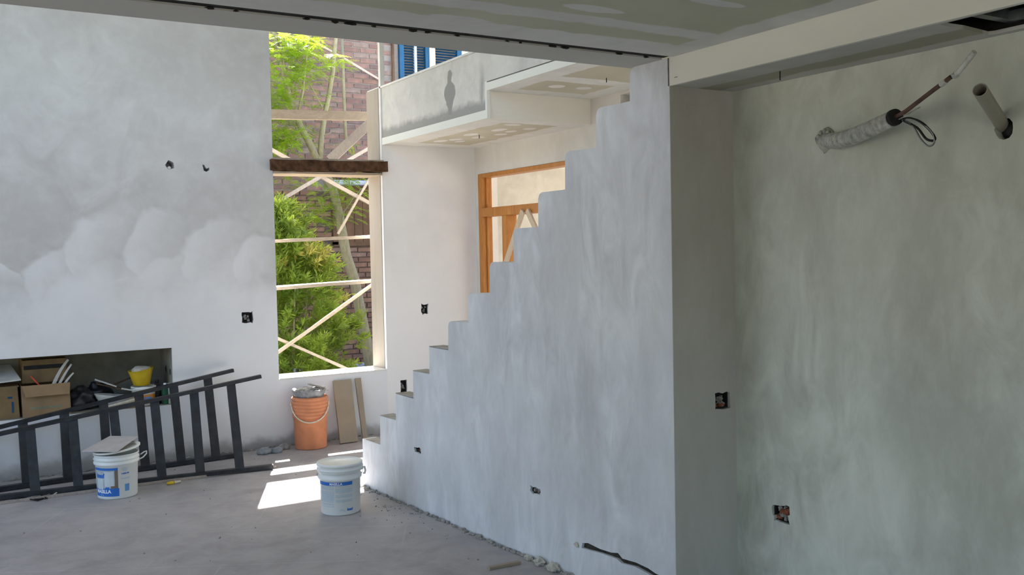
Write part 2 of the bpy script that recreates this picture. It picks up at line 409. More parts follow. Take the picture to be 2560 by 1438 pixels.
# back wall: tall window joined with the opening above the landing parapet, niche, socket pockets
win = [(2.455,.56),(3.43,.56),(3.43,3.05),(4.42,3.05),(4.42,4.0),(2.455,4.0)]
niche = rect(-1.1,.436,1.605,.884)
s1 = ragged(2.165,1.045,2.252,1.135,.006,4,1); s2 = ragged(3.78,1.035,3.845,1.125,.008,4,2)
s3 = ragged(3.555,.335,3.618,.455,.003,4,3)
h1 = [(1.638+.032*math.cos(a*PI/5)*(1+.2*math.sin(a*3)), 2.313+.036*math.sin(a*PI/5)*(1+.15*math.cos(a*2))) for a in range(10)]
h2 = [(1.885,2.325),(1.900,2.322),(1.913,2.300),(1.922,2.292),(1.930,2.302),(1.940,2.300),(1.938,2.280),(1.915,2.268),(1.897,2.275)]
b = slab(MB(), (0,YB,0),(1,0,0),(0,0,1),(0,1,0), rect(-2.85,0,4.6,5.2), [win],
         [(niche,.45),(s1,.05),(s2,.05),(s3,.05),(h1,.16),(h2,.12)], TB)
struct('wall_back', b, M['plaster_back'])
nl = MB(); nl.box((-1.098,YB+.446,.4365),(1.603,YB+.449,.883)); nl.box((-1.098,YB+.004,.881),(1.603,YB+.446,.8835)); nl.box((1.601,YB+.012,.4365),(1.6045,YB+.446,.881)); nl.box((-1.098,YB+.012,.4363),(1.601,YB+.446,.4385))
part('niche_lining', nl, simple('niche_grey_render', (.26,.25,.205), .92, .2, 6, bump=.3), bpy.data.objects['wall_back'], 'unpainted grey-brown render inside the niche')
# outer box of the niche
b = MB(); b.box((-1.2,YB+TB,.3),(1.70,YB+.46,.435)); b.box((-1.2,YB+TB,.885),(1.70,YB+.46,1.0)); b.box((-1.2,YB+.451,.3),(1.7,YB+.56,1.0)); b.box((1.606,YB+TB,.3),(1.7,YB+.5,1.0))
struct('trim_1', b, M['concrete'])
# window reveal skin, sill
b = MB()
b.box((3.425,YB+.04,.565),(3.4295,YB+TB+.01,3.04)); struct('trim_2', b, plaster('reveal_plaster', G(.37,1.1,1,.86), G(.33,1.12,.99,.83), G(.28,1.13,.98,.80), stretch=(3,3,.5), strokes=.6)[0].m)
b = MB()
n0=8
b.box((2.46,YB-.004,.553),(3.425,YB+TB+.02,.566)); struct('window_sill', b, M['render_white'])

# stair side wall (turned 3.3 degrees), its pockets
A0 = Vector((2.495,6.143,0)); DS = Vector((.057,-.9984,0)).normalized(); NS = Vector((-DS.y,DS.x,0))
if NS.x<0: NS=-NS
L = 3.052
prof = [(0,0)]
al = [.075,.296,.525,.765,.975,1.203,1.429,1.655,1.887,2.111,2.335,2.573,2.808]
zz = [.325,.519,.692,.860,1.025,1.193,1.361,1.536,1.709,1.882,2.064,2.240,2.386]
rnd = random.Random(3)
prof = [(.02,0),(.02,zz[0])]
for i in range(len(al)-1):
    a1 = al[i+1]; z=zz[i]; z2=zz[i+1]
    r_ = .03 if i>3 else .004
    prof += [(a1-.004+rnd.uniform(-.002,.002), z+rnd.uniform(-.004,.004))]
    prof += [(a1, z2-r_), (a1+r_*.35, z2-r_*.3), (a1+r_, z2)]
prof += [(L,ZC),(L,0)]
prof = [p for i,p in enumerate(prof) if i==0 or (abs(p[0]-prof[i-1][0])+abs(p[1]-prof[i-1][1])>.0015)]
def U_(px,py):
    d = ray(px,py); t=((A0-EYE).dot(NS))/d.dot(NS); w_=EYE+d*t; return ((w_-A0).dot(DS), w_.z)
def pocket_px(x0,y0,x1,y1,j,k,seed):
    a=U_(x0,y0); c=U_(x1,y1); return ragged(min(a[0],c[0]),min(a[1],c[1]),max(a[0],c[0]),max(a[1],c[1]),j,k,seed)
pk1 = pocket_px(1036,1116,1052,1136,.005,4,5)
pk2 = pocket_px(1326,1215,1351,1240,.007,4,6)
gp = [(1456,1363),(1470,1365),(1500,1376),(1528,1387),(1545,1390),(1556,1400),(1590,1412),(1620,1428),(1640,1438),(1668,1452)]
gt = [U_(x,y-5-2.2*math.sin(i*2.1)) for i,(x,y) in enumerate(gp)]; gb = [U_(x-2,y+7+2.5*math.sin(i*1.7)) for i,(x,y) in enumerate(gp)]
groove = gt+gb[::-1]
b = slab(MB(), A0,DS,(0,0,1),NS, prof, [], [(pk1,.05),(pk2,.05),(groove,.02)], .10)
struct('wall_stair', b, M['plaster_stair'])
gm = MB()
for (a,c),(e,g_) in zip(list(zip(gt,gb)), list(zip(gt,gb))[1:]):
    P4=[A0+DS*q[0]+Vector((0,0,q[1]))+NS*.0145 for q in (a,e,g_,c)]
    gm.hexa([p for p in P4]+[p+NS*.005 for p in P4])
part('groove_strip', gm, simple('groove_dark',(.045,.042,.032),.95,.5,60,bump=.6), bpy.data.objects['wall_stair'])  # near-black strip set into the groove
# end pillar of that wall, facing the camera
corner = A0+DS*L
cb1 = ragged(2.908,.884,2.995,.955,.004,4,8)
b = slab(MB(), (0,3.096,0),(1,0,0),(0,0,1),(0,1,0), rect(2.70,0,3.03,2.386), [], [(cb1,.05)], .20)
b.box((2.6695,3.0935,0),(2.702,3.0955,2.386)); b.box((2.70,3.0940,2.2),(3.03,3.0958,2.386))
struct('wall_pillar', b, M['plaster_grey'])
# solid stair flight behind the side wall
st = MB()
for i in range(len(al)-1):
    a=al[i]; z=zz[i]-.006
    p = A0+DS*a+NS*.101; q = A0+DS*(L-.22)+NS*.101
    st.hexa([(p.x,p.y,0),(3.43,p.y,0),(3.43,q.y,0),(q.x,q.y,0),(p.x,p.y,z),(3.43,p.y,z),(3.43,q.y,z),(q.x,q.y,z)] if i==0 else
            [(p.x,p.y,zz[i-1]-.006),(3.43,p.y,zz[i-1]-.006),(3.43,q.y,zz[i-1]-.006),(q.x,q.y,zz[i-1]-.006),(p.x,p.y,z),(3.43,p.y,z),(3.43,q.y,z),(q.x,q.y,z)])
so_ = struct('stair_flight', st, M['concrete'])
# thin rough screed topping on the lower treads of the side wall
for i in range(5):
    t_ = MB(); a=al[i]+.0; c_=al[i+1]
    p0=A0+DS*a; p1=A0+DS*(c_-.004); z=zz[i]
    t_.hexa([p0+Vector((0,0,z+.001)),p0+NS*.10+Vector((0,0,z+.001)),p1+NS*.10+Vector((0,0,z+.001)),p1+Vector((0,0,z+.001)),
             p0+Vector((0,0,z+.006)),p0+NS*.10+Vector((0,0,z+.006)),p1+NS*.10+Vector((0,0,z+.006)),p1+Vector((0,0,z+.006))])
    part('step_topping', t_, M['concrete'], so_)

# right wall with a socket pocket and the drain hole
def Rv(px,py): p=at(px,py,0,3.03); return (p.y,p.z)
a_=Rv(1932,1257); c_=Rv(1974,1313)
rp = ragged(c_[0],c_[1],a_[0],a_[1],.008,5,11)
hc = Rv(2510,322); dh = [(hc[0]+(.034*math.cos(k*PI/6))*(1+.1*math.sin(k*5)), hc[1]+.036*math.sin(k*PI/6)) for k in range(12)]
b = slab(MB(), (3.03,0,0),(0,1,0),(0,0,1),(1,0,0), rect(-3.2,0,3.3,2.75), [], [(rp,.06),(dh,.12)], .16)
struct('wall_right', b, M['plaster_right'])
# low ceiling and bulkhead
b = MB(); b.box((-2.7,-3.05,ZC),(2.668,3.070,2.62)); struct('ceiling', b, M['ceil_board'])
b = MB(); b.box((2.669,-3.05,2.27),(2.685,3.094,ZC+.1)); struct('trim_3', b, M['cream_paint'])
hole = [(2.69,1.55),(2.70,1.865),(2.76,1.872),(2.83,1.868),(2.985,1.885),(2.995,1.87),(2.99,1.45),(2.69,1.45)]
b = slab(MB(), (0,0,2.27),(1,0,0),(0,1,0),(0,0,1), rect(2.686,-3.05,3.029,3.094), [hole], [], .012)
struct('ceiling_bulkhead', b, M['soffit_board'])
b = MB(); b.box((2.686,-3.05,2.60),(3.029,3.094,2.62)); b.box((3.020,.4,2.284),(3.0285,2.3,2.60)); b.box((2.6865,.4,2.284),(2.690,2.3,2.60)); b.box((2.69,2.3,2.284),(3.02,2.31,2.60)); struct('ceiling_void_shade', b, simple('void_shade_black',(.025,.024,.02),.95,.4,20))  # black lining paints the darkness inside the ceiling hole
# beam strip (soffit) between low part and tall room, with a black strip painting the joint's shade in front of it
b = MB()
zc=ZC; N_=40
b.box((-2.85,3.130,zc-.001),(2.66,3.345,2.75)); struct('trim_4', b, M['beam'])
b = MB(); b.box((-2.85,3.0705,zc+.006),(2.668,3.1298,2.62)); 
rnd=random.Random(5)
for k in range(70):
    x=rnd.uniform(-1,2.64); b.blob((x,rnd.choice((3.076,3.126)),zc+.002),rnd.uniform(.004,.010),k,.4,6,4,(rnd.uniform(1,2.4),.6,.5))
struct('joint_shade_strip', b, simple('joint_shade',(.03,.028,.024),.95,.4,30))
b = MB(); b.box((2.6685,3.0965,2.27),(2.6715,3.13,ZC)); struct('trim_6', b, M['dark_mortar'])

# upper storey above beam, tall-room enclosure
b = slab(MB(), (0,3.124,0),(1,0,0),(0,0,1),(0,1,0), rect(-2.85,2.75,4.75,5.2), [rect(-2.3,3.1,1.9,4.9)], [], .22); struct('wall_upper', b, M['plaster_cream'])  # unseen opening added to light the back wall
b = slab(MB(), (0,3.30,0),(1,0,0),(0,0,1),(0,1,0), rect(3.0,0,4.5,2.75), [rect(3.25,.5,4.3,2.5)], [], .15); struct('wall_stair_end', b, M['plaster_cream'])  # opening cut out of view to brighten the stair hall
op = [rect(4.3,.12,7.6,2.3), rect(4.3,3.1,7.6,4.6)]
b = slab(MB(), (-2.7,0,0),(0,1,0),(0,0,1),(-1,0,0), rect(3.1,0,YB,5.2), op, [], .15); struct('wall_left', b, M['plaster_cream'])
opl = [rect(.2,.9,1.7,2.1)]  # added unseen opening, lets daylight reach the low part
b = slab(MB(), (-2.7,0,0),(0,1,0),(0,0,1),(-1,0,0), rect(-3.2,0,3.099,2.62), opl, [], .15); struct('wall_left_low', b, M['plaster_cream'])
b = slab(MB(), (0,-3.05,0),(1,0,0),(0,0,1),(0,-1,0), rect(-2.85,0,3.03,2.62), [rect(-2.2,.1,1.2,2.15)], [], .15); struct('wall_front', b, M['plaster_cream'])  # opening behind the camera, added for daylight
b = MB(); b.box((-2.9,3.1,5.2),(4.8,8.15,5.4)); struct('ceiling_tall_room', b, M['cream_paint'])
b = MB(); b.box((-3.0,8.09,4.25),(4.9,10.0,4.4)); struct('sun_blocker_slab', b, M['render_white'])  # unseen slab added to keep high sun off the floor
# wall to the right of the stair hall with timber door opening and the small high opening
dj = [(6.05,0),(7.735,0),(7.735,2.30),(6.05,2.30)]
hi = rect(5.30,2.55,5.60,2.715)
b = slab(MB(), (4.36,0,0),(0,1,0),(0,0,1),(1,0,0), rect(3.3,0,YB,5.2), [dj,hi,], [], .14); struct('wall_hall', b, M['plaster_cream'])
# landing: low and high soffits, fascia, parapet with white metal edge beads
b = MB(); b.box((3.46,5.985,2.54),(4.359,YB-.001,2.56)); struct('ceiling_landing_low', b, M['mezz_board'])
b = MB(); b.box((3.46,3.46,2.735),(4.359,5.965,2.76)); struct('ceiling_landing_high', b, M['mezz_board_high'])
b = MB(); b.box((3.46,5.966,2.54),(4.359,5.984,2.76)); struct('trim_7', b, M['fascia'])
def par():
    k,c = plaster('parapet_plaster', G(.74,1.02,1,.93), G(.64,1.03,1,.93), G(.50,1.03,1,.93), sc=2.0, strokes=.5)
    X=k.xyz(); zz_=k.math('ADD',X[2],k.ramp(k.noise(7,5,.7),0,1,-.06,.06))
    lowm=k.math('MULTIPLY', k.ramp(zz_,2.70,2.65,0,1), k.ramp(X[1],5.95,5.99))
    # dark damp run mark
    yy=k.math('SUBTRACT',k.math('ADD',X[1],k.ramp(k.noise(12,3),0,1,-.03,.03)),6.52)
    fc=k.n('ShaderNodeFloatCurve'); k.l(k.ramp(X[2],2.60,3.0),fc.inputs[1]); cv=fc.mapping.curves[0]
    cv.points[0].location=(0,.28); cv.points[1].location=(1,0)
    for q in ((.15,.32),(.35,.62),(.52,.85),(.62,.75),(.70,.40),(.74,.28),(.84,.36),(.92,.22),(.95,.0)): cv.points.new(*q)
    fc.mapping.update(); w1=k.math('MULTIPLY',fc.outputs[0],.105)
    m1=k.math('MULTIPLY',k.ramp(k.math('SUBTRACT',w1,k.math('ABSOLUTE',yy)),-.004,.004),k.math('MULTIPLY',k.ramp(X[2],2.62,2.64),k.ramp(X[2],2.985,2.975)))
    y2=k.math('ABSOLUTE',k.math('SUBTRACT',k.math('ADD',X[1],k.ramp(k.noise(6,3),0,1,-.05,.05)),6.03))
    m2=k.math('MULTIPLY',k.ramp(y2,.05,.0,0,.8),k.math('MULTIPLY',k.ramp(X[2],2.6,2.65),k.ramp(X[2],2.97,2.8)))
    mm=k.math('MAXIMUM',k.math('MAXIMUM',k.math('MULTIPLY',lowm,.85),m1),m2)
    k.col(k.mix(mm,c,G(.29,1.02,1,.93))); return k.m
M['parapet']=par()
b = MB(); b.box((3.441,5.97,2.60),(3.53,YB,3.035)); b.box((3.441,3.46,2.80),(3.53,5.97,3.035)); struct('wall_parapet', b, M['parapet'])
b = MB(); b.box((3.435,5.97,2.54),(3.46,YB-.001,2.60)); b.box((3.435,5.945,2.54),(3.46,5.97,2.80)); b.box((3.435,3.46,2.735),(3.46,5.945,2.79)); struct('trim_8', b, M['cream_paint'])
b = MB(); b.box((3.43,3.46,3.035),(3.54,YB+.02,3.05)); struct('trim_9', b, M['render_white'])
b = MB(); b.box((3.53,3.46,2.76),(4.36,YB,2.80)); struct('floor_landing', b, M['concrete'])
b = MB(); b.box((3.425,YB-.02,3.05),(3.462,YB+.02,4.0)); struct('window_post', b, M['render_white'])
# room beyond the timber door
b = slab(MB(), (0,9.6,0),(1,0,0),(0,0,1),(0,1,0), rect(4.5,0,8.2,2.75), [rect(6.85,.02,8.1,2.5)], [], .15); struct('wall_far_room', b, M['plaster_beige'])  # opening added out of sight so sun enters this room
b = MB(); b.box((4.502,YB+TB,0),(4.6,9.6,2.75)); struct('wall_far_room_side', b, M['plaster_beige'])
b = MB(); b.box((4.502,3.3,2.56),(8.2,9.599,2.74)); struct('ceiling_far_room', b, M['cream_paint'])
b = MB(); b.box((4.502,3.2,0),(8.2,3.3,2.75)); struct('wall_far_room_near', b, M['plaster_beige'])
b = MB(); b.box((4.602,YB+TB,-.1),(8.3,9.6,0)); struct('floor_far_room', b, M['floor'])
b = slab(MB(), (8.2,0,0),(0,1,0),(0,0,1),(1,0,0), rect(3.2,0,9.75,2.75), [rect(3.6,.05,9.4,2.5)], [], .1); struct('wall_far_room_end', b, M['plaster_beige'])  # wide unseen opening added for more daylight here

# timber door frame in the hall wall
d = bpy.data.objects.new('door_1', None); COL.objects.link(d); d.location=(4.36,7.0,0); d['kind']='structure'
dm = M['orange_wood']
def dpart(n, a, c): return bevel(part(n, MB().box(a,c), dm, d), .004)
X0,X1=4.352,4.46
dpart('jamb',(X0,7.665,0),(X1,7.733,2.298)); dpart('jamb',(X0,6.052,0),(X1,6.12,2.298))
dpart('head',(X0,6.12,2.262),(X1,7.665,2.298)); dpart('transom',(X0-.004,6.12,1.905),(X1,7.665,1.985))
dpart('mullion',(X0,7.235,0),(X1,7.315,1.905))
dpart('door_stop',(4.395,7.652,0),(4.415,7.665,1.905)); dpart('door_stop',(4.395,7.652,1.985),(4.415,7.665,2.262))
def brace(a,c,lbl):
    m_=MB(); m_.beam(a,c,.02,.05,(0,1,0)); 
    return solo('brace_board', m_, M['raw_wood'], tuple(c), lbl,'board')
brace((4.335,6.93,1.93),(4.335,7.24,1.47),'pale raw timber brace slanting from the orange transom to the orange door post')
brace((4.335,6.86,1.93),(4.335,6.60,1.60),'short grey-brown timber brace under the orange transom beside the stair edge')

# ================================================================== GARDEN
# neighbour's brick house
BY=13.0
nb = thing('brick_house','neighbouring red brick house wall behind the trees, seen through the tall window','house',(5.6,BY,0))
b = MB(); b.box((2.0,BY+.012,2.48),(9.5,BY+.3,5.2)); part('wall', b, M['mortar'], nb)
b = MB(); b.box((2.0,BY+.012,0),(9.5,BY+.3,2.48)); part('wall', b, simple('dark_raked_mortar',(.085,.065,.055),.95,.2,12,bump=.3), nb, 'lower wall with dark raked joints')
b = MB(); b.box((1.9,BY-.25,5.2),(9.6,BY+.4,5.28)); part('coping', b, M['render_white'], nb)
rnd=random.Random(9); cand=[]
bw,bh=.245,.0735
opens=[(4.93,1.72,5.72,2.62),(6.02,3.9,7.12,4.78)]
row=0; z=0
while z+bh<5.19:
    x=3.6+(bw/2 if row%2 else 0)+rnd.uniform(-.02,.02)
    while x<7.6:
        x1=x+bw-.02; 
        if not any(x1>a and x<c and z+bh>bb and z<dd for a,bb,c,dd in opens): cand.append((x,z,x1,z+bh-.017))
        x+=bw
    z+=bh; row+=1
def vis(c):
    x=(c[0]+c[2])/2; z=(c[1]+c[3])/2
    v=Vector((x,BY,z))-EYE; t=YB/v.y; wx=v.x*t; wz=1.6+v.z*t
    v1 = 2.455<wx<3.43 and .56<wz<3.45
    v2 = 3.46<wx<4.42 and 3.05<wz<3.5
    if not (v1 or v2): return 0
    return 2 if (x>4.6 or z>2.4) else 1
good=sorted([c for c in cand if vis(c)==2], key=lambda c:(Vector(((c[0]+c[2])/2,BY,c[1]))-EYE).length)[:297]
gs=set(good); protos=[]; protos_low=[]
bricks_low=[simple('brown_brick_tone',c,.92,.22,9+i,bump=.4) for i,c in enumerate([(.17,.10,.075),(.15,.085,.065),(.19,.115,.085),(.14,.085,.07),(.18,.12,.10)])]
for i in range(12):
    m_=MB(); m_.box((0,-.012,0),(bw-.02,.0,bh-.017)); jj=m_.v
    for q in jj:
        if q.y<0: q.x+=rnd.uniform(-.005,.005); q.z+=rnd.uniform(-.004,.004); q.y+=rnd.uniform(-.006,.002)
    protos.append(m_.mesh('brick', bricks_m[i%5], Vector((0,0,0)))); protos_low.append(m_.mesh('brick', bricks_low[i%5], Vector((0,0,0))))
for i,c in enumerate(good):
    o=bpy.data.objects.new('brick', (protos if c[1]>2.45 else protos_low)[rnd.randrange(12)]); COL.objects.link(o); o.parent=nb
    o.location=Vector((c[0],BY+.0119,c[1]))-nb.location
rest=MB()
for c in cand:
    if c in gs: continue
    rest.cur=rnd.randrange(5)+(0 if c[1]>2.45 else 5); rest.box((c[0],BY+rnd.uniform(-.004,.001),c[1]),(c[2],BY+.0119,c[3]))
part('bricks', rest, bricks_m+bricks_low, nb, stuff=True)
# blue shuttered window upstairs (frame, posts, louvred leaves)
wb=part('window', MB().box((6.02,BY-.05,4.70),(7.05,BY+.011,4.78)).box((6.02,BY-.05,3.9),(6.09,BY+.011,4.70)).box((6.98,BY-.05,3.9),(7.05,BY+.011,4.70)).box((6.09,BY-.05,3.9),(6.98,BY+.011,3.96)), M['blue_paint'], nb)
part('post', MB().box((6.255,BY-.06,3.96),(6.295,BY+.005,4.70)), M['bluegrey'], wb, 'pale grey-green upright between the shutter leaves')
part('post', MB().box((6.50,BY-.08,3.9),(6.59,BY+.005,4.70)), M['raw_wood'], wb, 'cream post between the two shutters')
part('stile', MB().box((6.44,BY-.055,3.96),(6.50,BY+.005,4.70)).box((6.59,BY-.055,4.64),(6.98,BY+.005,4.70)), M['blue_paint'], wb)
for (xa,xb) in ((6.09,6.255),(6.295,6.44),(6.59,6.98)):
    z=3.98
    while z<4.68:
        m_=MB(); m_.hexa([(xa,BY-.045,z),(xb,BY-.045,z),(xb,BY-.035,z+.006),(xa,BY-.035,z+.006),(xa,BY-.012,z+.034),(xb,BY-.012,z+.034),(xb,BY-.004,z+.034),(xa,BY-.004,z+.034)])
        part('louvre_slat', m_, M['blue_dark'], wb); z+=.04
part('gutter', MB().box((7.06,BY-.06,4.55),(7.35,BY+.01,4.80)), M['render_white'], nb,'white block beside the blue shutters')
part('pipe', MB().tube([(5.92,BY-.03,3.2),(5.92,BY-.03,5.2)],.022,8), M['dark_wood'], nb, 'dark downpipe')
# ground floor window with ledge, grille bars and a brown shutter
w2=part('window', MB().box((4.93,BY-.03,1.72),(5.0,BY+.011,2.56)).box((5.65,BY-.03,1.72),(5.72,BY+.011,2.56)).box((4.93,BY-.03,1.70),(5.72,BY+.011,1.76)), M['dark_wood'], nb)
for k in range(5):
    part('shutter_board', MB().box((5.0+k*.13,BY-.018,1.76),(5.0+k*.13+.124,BY+.011,2.56)), M['dark_wood'], w2)
part('ledge', MB().box((4.86,BY-.30,2.56),(5.80,BY+.011,2.62)), M['bluegrey'], w2, 'pale blue ledge over the brown shutter')
for k in range(12):
    part('grille_bar', MB().box((4.92+k*.07,BY-.06,2.62),(4.945+k*.07,BY-.035,2.86)), M['dark_wood'], w2)
# gravel strip against the house
g=MB(); rnd=random.Random(2)
for k in range(1500):
    x=rnd.uniform(3.4,6.6); y=rnd.uniform(11.0,12.88); r=rnd.uniform(.02,.055)
    n=g.add([(x-r,y,0),(x,y-r*.8,0),(x+r,y,0),(x,y+r,0),(x+rnd.uniform(-.3,.3)*r,y,r*.9)])
    for a,c in ((0,1),(1,2),(2,3),(3,0)): g.face([n+a,n+c,n+4])
o=solo('gravel', g, M['gravel'], (5,12,0), 'blue-grey gravel on the ground outside the tall window', 'gravel'); o['kind']='stuff'

# the slender tree, y about 12
def P(px,py,y): return at(px,py,1,y)
tr = thing('slender_tree','slender pale-barked tree with feathery yellow-green leaves outside the tall window','tree',(P(930,930,12.0).x,12.0,0))
base=P(930,930,12.0)
pts=[(base.x+.02,12.0,0)]+[P(x,y,12.0) for x,y in ((927,915),(905,800),(886,700),(866,640),(848,540),(832,470),(806,420),(793,395))]
part('trunk', MB().tube(pts,[.085,.08,.073,.07,.066,.061,.056,.053,.05],10), M['bark'], tr)
def br(l,y,r0,r1,nm='branch',mt='bark',par_=tr):
    p=[P(a,c,y) for a,c in l]; n=len(p)
    return part(nm, MB().tube(p,[r0+(r1-r0)*i/(n-1) for i in range(n)],8), M[mt], par_)
br([(793,400),(775,360),(755,325),(738,285),(722,240),(712,190),(700,140),(683,80),(675,40)],12.0,.05,.03)
br([(800,405),(803,350),(810,300),(822,240),(832,180),(838,110),(842,60)],12.0,.04,.026)
br([(712,220),(715,190),(705,130),(695,70),(690,40)],11.95,.018,.01)
br([(747,275),(757,230),(762,180),(768,130),(780,70)],11.9,.018,.012)
br([(806,268),(780,220),(765,195)],11.9,.008,.004); br([(810,340),(830,330),(838,326)],11.9,.007,.003)
br([(853,560),(860,530),(880,500),(905,470)],11.9,.012,.005)
br([(855,95),(858,200),(862,300),(866,375)],12.5,.024,.024)
rnd=random.Random(21)
def frond(mb, c, d, L_, nl, w_):
    """a feather leaf: rows of small leaflets on both sides of a drooping rib"""
    d=d.normalized(); sd=d.cross(Vector((0,0,1)));
    if sd.length<.1: sd=Vector((1,0,0))
    sd.normalize(); p=c.copy()
    for i in range(nl):
        t=i/nl; p=p+d*(L_/nl); d=(d+Vector((0,0,-.05))).normalized()
        ll=w_*math.sin(PI*(.15+.8*t))
        for s_ in (-1,1):
            q=p+sd*s_*ll+d*ll*.35+Vector((0,0,rnd.uniform(-.25,.1)*ll)); h=d*(L_/nl*.42)
            n=mb.add([p-h*.3,p.lerp(q,.5)-h,q,p.lerp(q,.5)+h]); mb.face([n,n+1,n+2,n+3])
lf=MB()
clusters=[  # px x, y, spread px, count
 (690,110,30,15),(740,110,35,22),(700,180,35,20),(770,130,30,13),(815,155,28,13),(700,235,28,24),(690,275,26,22),(745,190,28,15),
 (705,330,30,26),(690,370,24,22),(730,345,30,16),(760,320,18,5),(735,85,35,14),(788,90,20,7),(795,250,14,3),(845,160,14,6),(790,168,22,9),
 (780,520,26,20),(820,490,30,20),(800,545,24,14),(850,470,24,7),(868,445,20,9),(905,420,10,4),(868,520,24,13),(905,490,14,5),(710,450,22,6),(770,440,20,4),(875,355,10,2),(720,140,30,14),(765,265,18,5)]
for cx,cy,sp,cn in clusters:
    for k in range(int(cn*(3.4 if cx<745 else 2.2))):
        y=11.9+rnd.uniform(-.4,.4); c=P(cx+rnd.gauss(0,sp*.75),cy+rnd.gauss(0,sp*.6),y)
        a=rnd.uniform(0,2*PI); frond(lf,c,Vector((math.cos(a),math.sin(a)*.7,rnd.uniform(-.25,.35))),rnd.uniform(.15,.30),rnd.randint(11,15),rnd.uniform(.04,.06))
# canopy that continues above and to the left of what the window shows
for k in range(700):
    c=Vector((rnd.uniform(1.9,3.4),rnd.uniform(11.4,12.5),rnd.uniform(2.4,4.3)))
    if c.x>3.4: continue
    a=rnd.uniform(0,2*PI); frond(lf,c,Vector((math.cos(a),math.sin(a),rnd.uniform(-.25,.35))),rnd.uniform(.18,.3),10,.05)
part('foliage', lf, M['leaf_tree'], tr, stuff=True)

# the dense shrub
sh = thing('leafy_shrub','dense bright green shrub with narrow leaves behind the tall window, lower left','shrub',(3.15,9.85,0))
stm=MB()
for k in range(9):
    a=k*.7; stm.tube([(3.15+.04*math.cos(a),9.85+.04*math.sin(a),0),(3.15+.22*math.cos(a),9.85+.22*math.sin(a),.6),(3.15+.3*math.cos(a),9.85+.3*math.sin(a),1.3)],[.02,.014,.006],6)
part('stems', stm, M['bark'], sh, stuff=True)
def hw(z):  # half width of the bush at height z
    ks=[(0,.5),(.35,.78),(.7,.74),(1.05,.62),(1.45,.50),(1.8,.34),(2.05,.1),(2.2,.02)]
    for (a,ra),(c,rc) in zip(ks,ks[1:]):
        if a<=z<=c: return .9*(ra+(rc-ra)*(z-a)/(c-a))
    return .02
lv=MB(); tips=MB(); tufts=[]
def spot(f0,f1,z=None):
    z=rnd.uniform(.12,2.08) if z is None else z; a=rnd.uniform(0,2*PI); r=hw(z)*rnd.uniform(f0,f1)
    r*=1+.22*noise.noise(Vector((math.cos(a)*2,math.sin(a)*2,z*3)))*2
    return Vector((3.15+r*math.cos(a),9.85+r*math.sin(a)*.8,z)), Vector((math.cos(a),math.sin(a),.55+rnd.uniform(-.3,.5))).normalized()
for k in range(190): tufts.append(spot(.82,1.1))
tufts.append((Vector((3.86,9.62,.66)),Vector((.8,-.4,.4)).normalized()))
def shoot(T,c,out,n_,sc_):
    e=out.orthogonal().normalized(); e2=out.cross(e)
    for j in range(n_):
        p=c+out*.12*(j/n_); b2=rnd.uniform(0,2*PI)
        dd=(out*rnd.uniform(.6,1.3)+(e*math.cos(b2)+e2*math.sin(b2))).normalized()
        l_=rnd.uniform(.055,.095)*sc_; s_=dd.cross(out).normalized()*.0072*sc_
        n=T.add([p,p+dd*l_*.5+s_,p+dd*l_,p+dd*l_*.5-s_]); T.face([n,n+1,n+2,n+3])
for k in range(1100):
    c,out=spot(.05,.9); shoot(lv,c,out,rnd.randint(9,14),1.15)
for ti,(c0,o0) in enumerate(tufts):
    T=tips if (rnd.random()<.11 and c0.z>1.0) else lv
    for k in range(10):
        c=c0+Vector((rnd.gauss(0,.05),rnd.gauss(0,.05),rnd.gauss(0,.045)))
        out=(o0+Vector((rnd.gauss(0,.35),rnd.gauss(0,.35),rnd.gauss(0,.3)))).normalized(); shoot(T,c,out,rnd.randint(13,18),1)
part('foliage', lv, M['leaf_shrub'], sh, stuff=True)
part('young_tips', tips, M['leaf_tip'], sh, 'yellow-orange young shoots', stuff=True)

# timber scaffold outside the window: every pole / board is a thing
def pole(px0,px1,y,wd,th,lbl,mt='pale_wood',seg=6,jit=.0025,y1=None,nm='scaffold_board'):
    a=P(*px0,y); c=P(*px1,y1 or y)
    e=(c-a).normalized()*.0
    return solo(nm, MB().beam(a-e,c+e,wd,th,(0,0,1) if abs((c-a).normalized().z)<.9 else (0,1,0),seg,jit), M[mt], a, lbl,'scaffold board')
y_=8.35
pole((640,274+11),(955,284+8),8.415,.05,.082,'thick pale timber rail across the upper part of the tall window','pale_wood')
pole((640,605),(990,589),8.335,.2,.028,'thin pale rail crossing the window above the green shrub top','pale_wood')
pole((640,724),(990,698),8.335,.2,.028,'thin pale rail crossing the window at mid shrub height','pale_wood')
pole((655,528),(930,366),11.03,.04,.04,'slanting pole rising to the right behind the dirty brown beam','grey_wood')
pole((655,362),(930,512),11.085,.04,.045,'slanting pole falling to the right just under the dirty brown beam','pale_wood')
pole((655,910),(965,688),8.525,.03,.026,'slanting pole rising to the right across the green shrub','pale_wood')
pole((655,829),(925,948),8.562,.03,.026,'slanting pole falling to the right to the window sill','pale_wood')
pole((925,444),(845,585),11.0,.024,.024,'thin pinkish stick slanting beside the slender tree trunk','pale_wood',nm='thin_stick')
pole((735,73),(950,200),12.0,.016,.03,'thin brown twig line slanting across the upper brick wall','grey_wood',jit=.004,nm='thin_stick',y1=12.98)
solo('slanting_board', MB().beam(P(958,277,8.2),P(825,400,8.4),.03,.085,(0,0,1),3,.002), M['grey_wood'], P(825,400,8.4),'wide grey board slanting down left from the parapet corner','scaffold board')
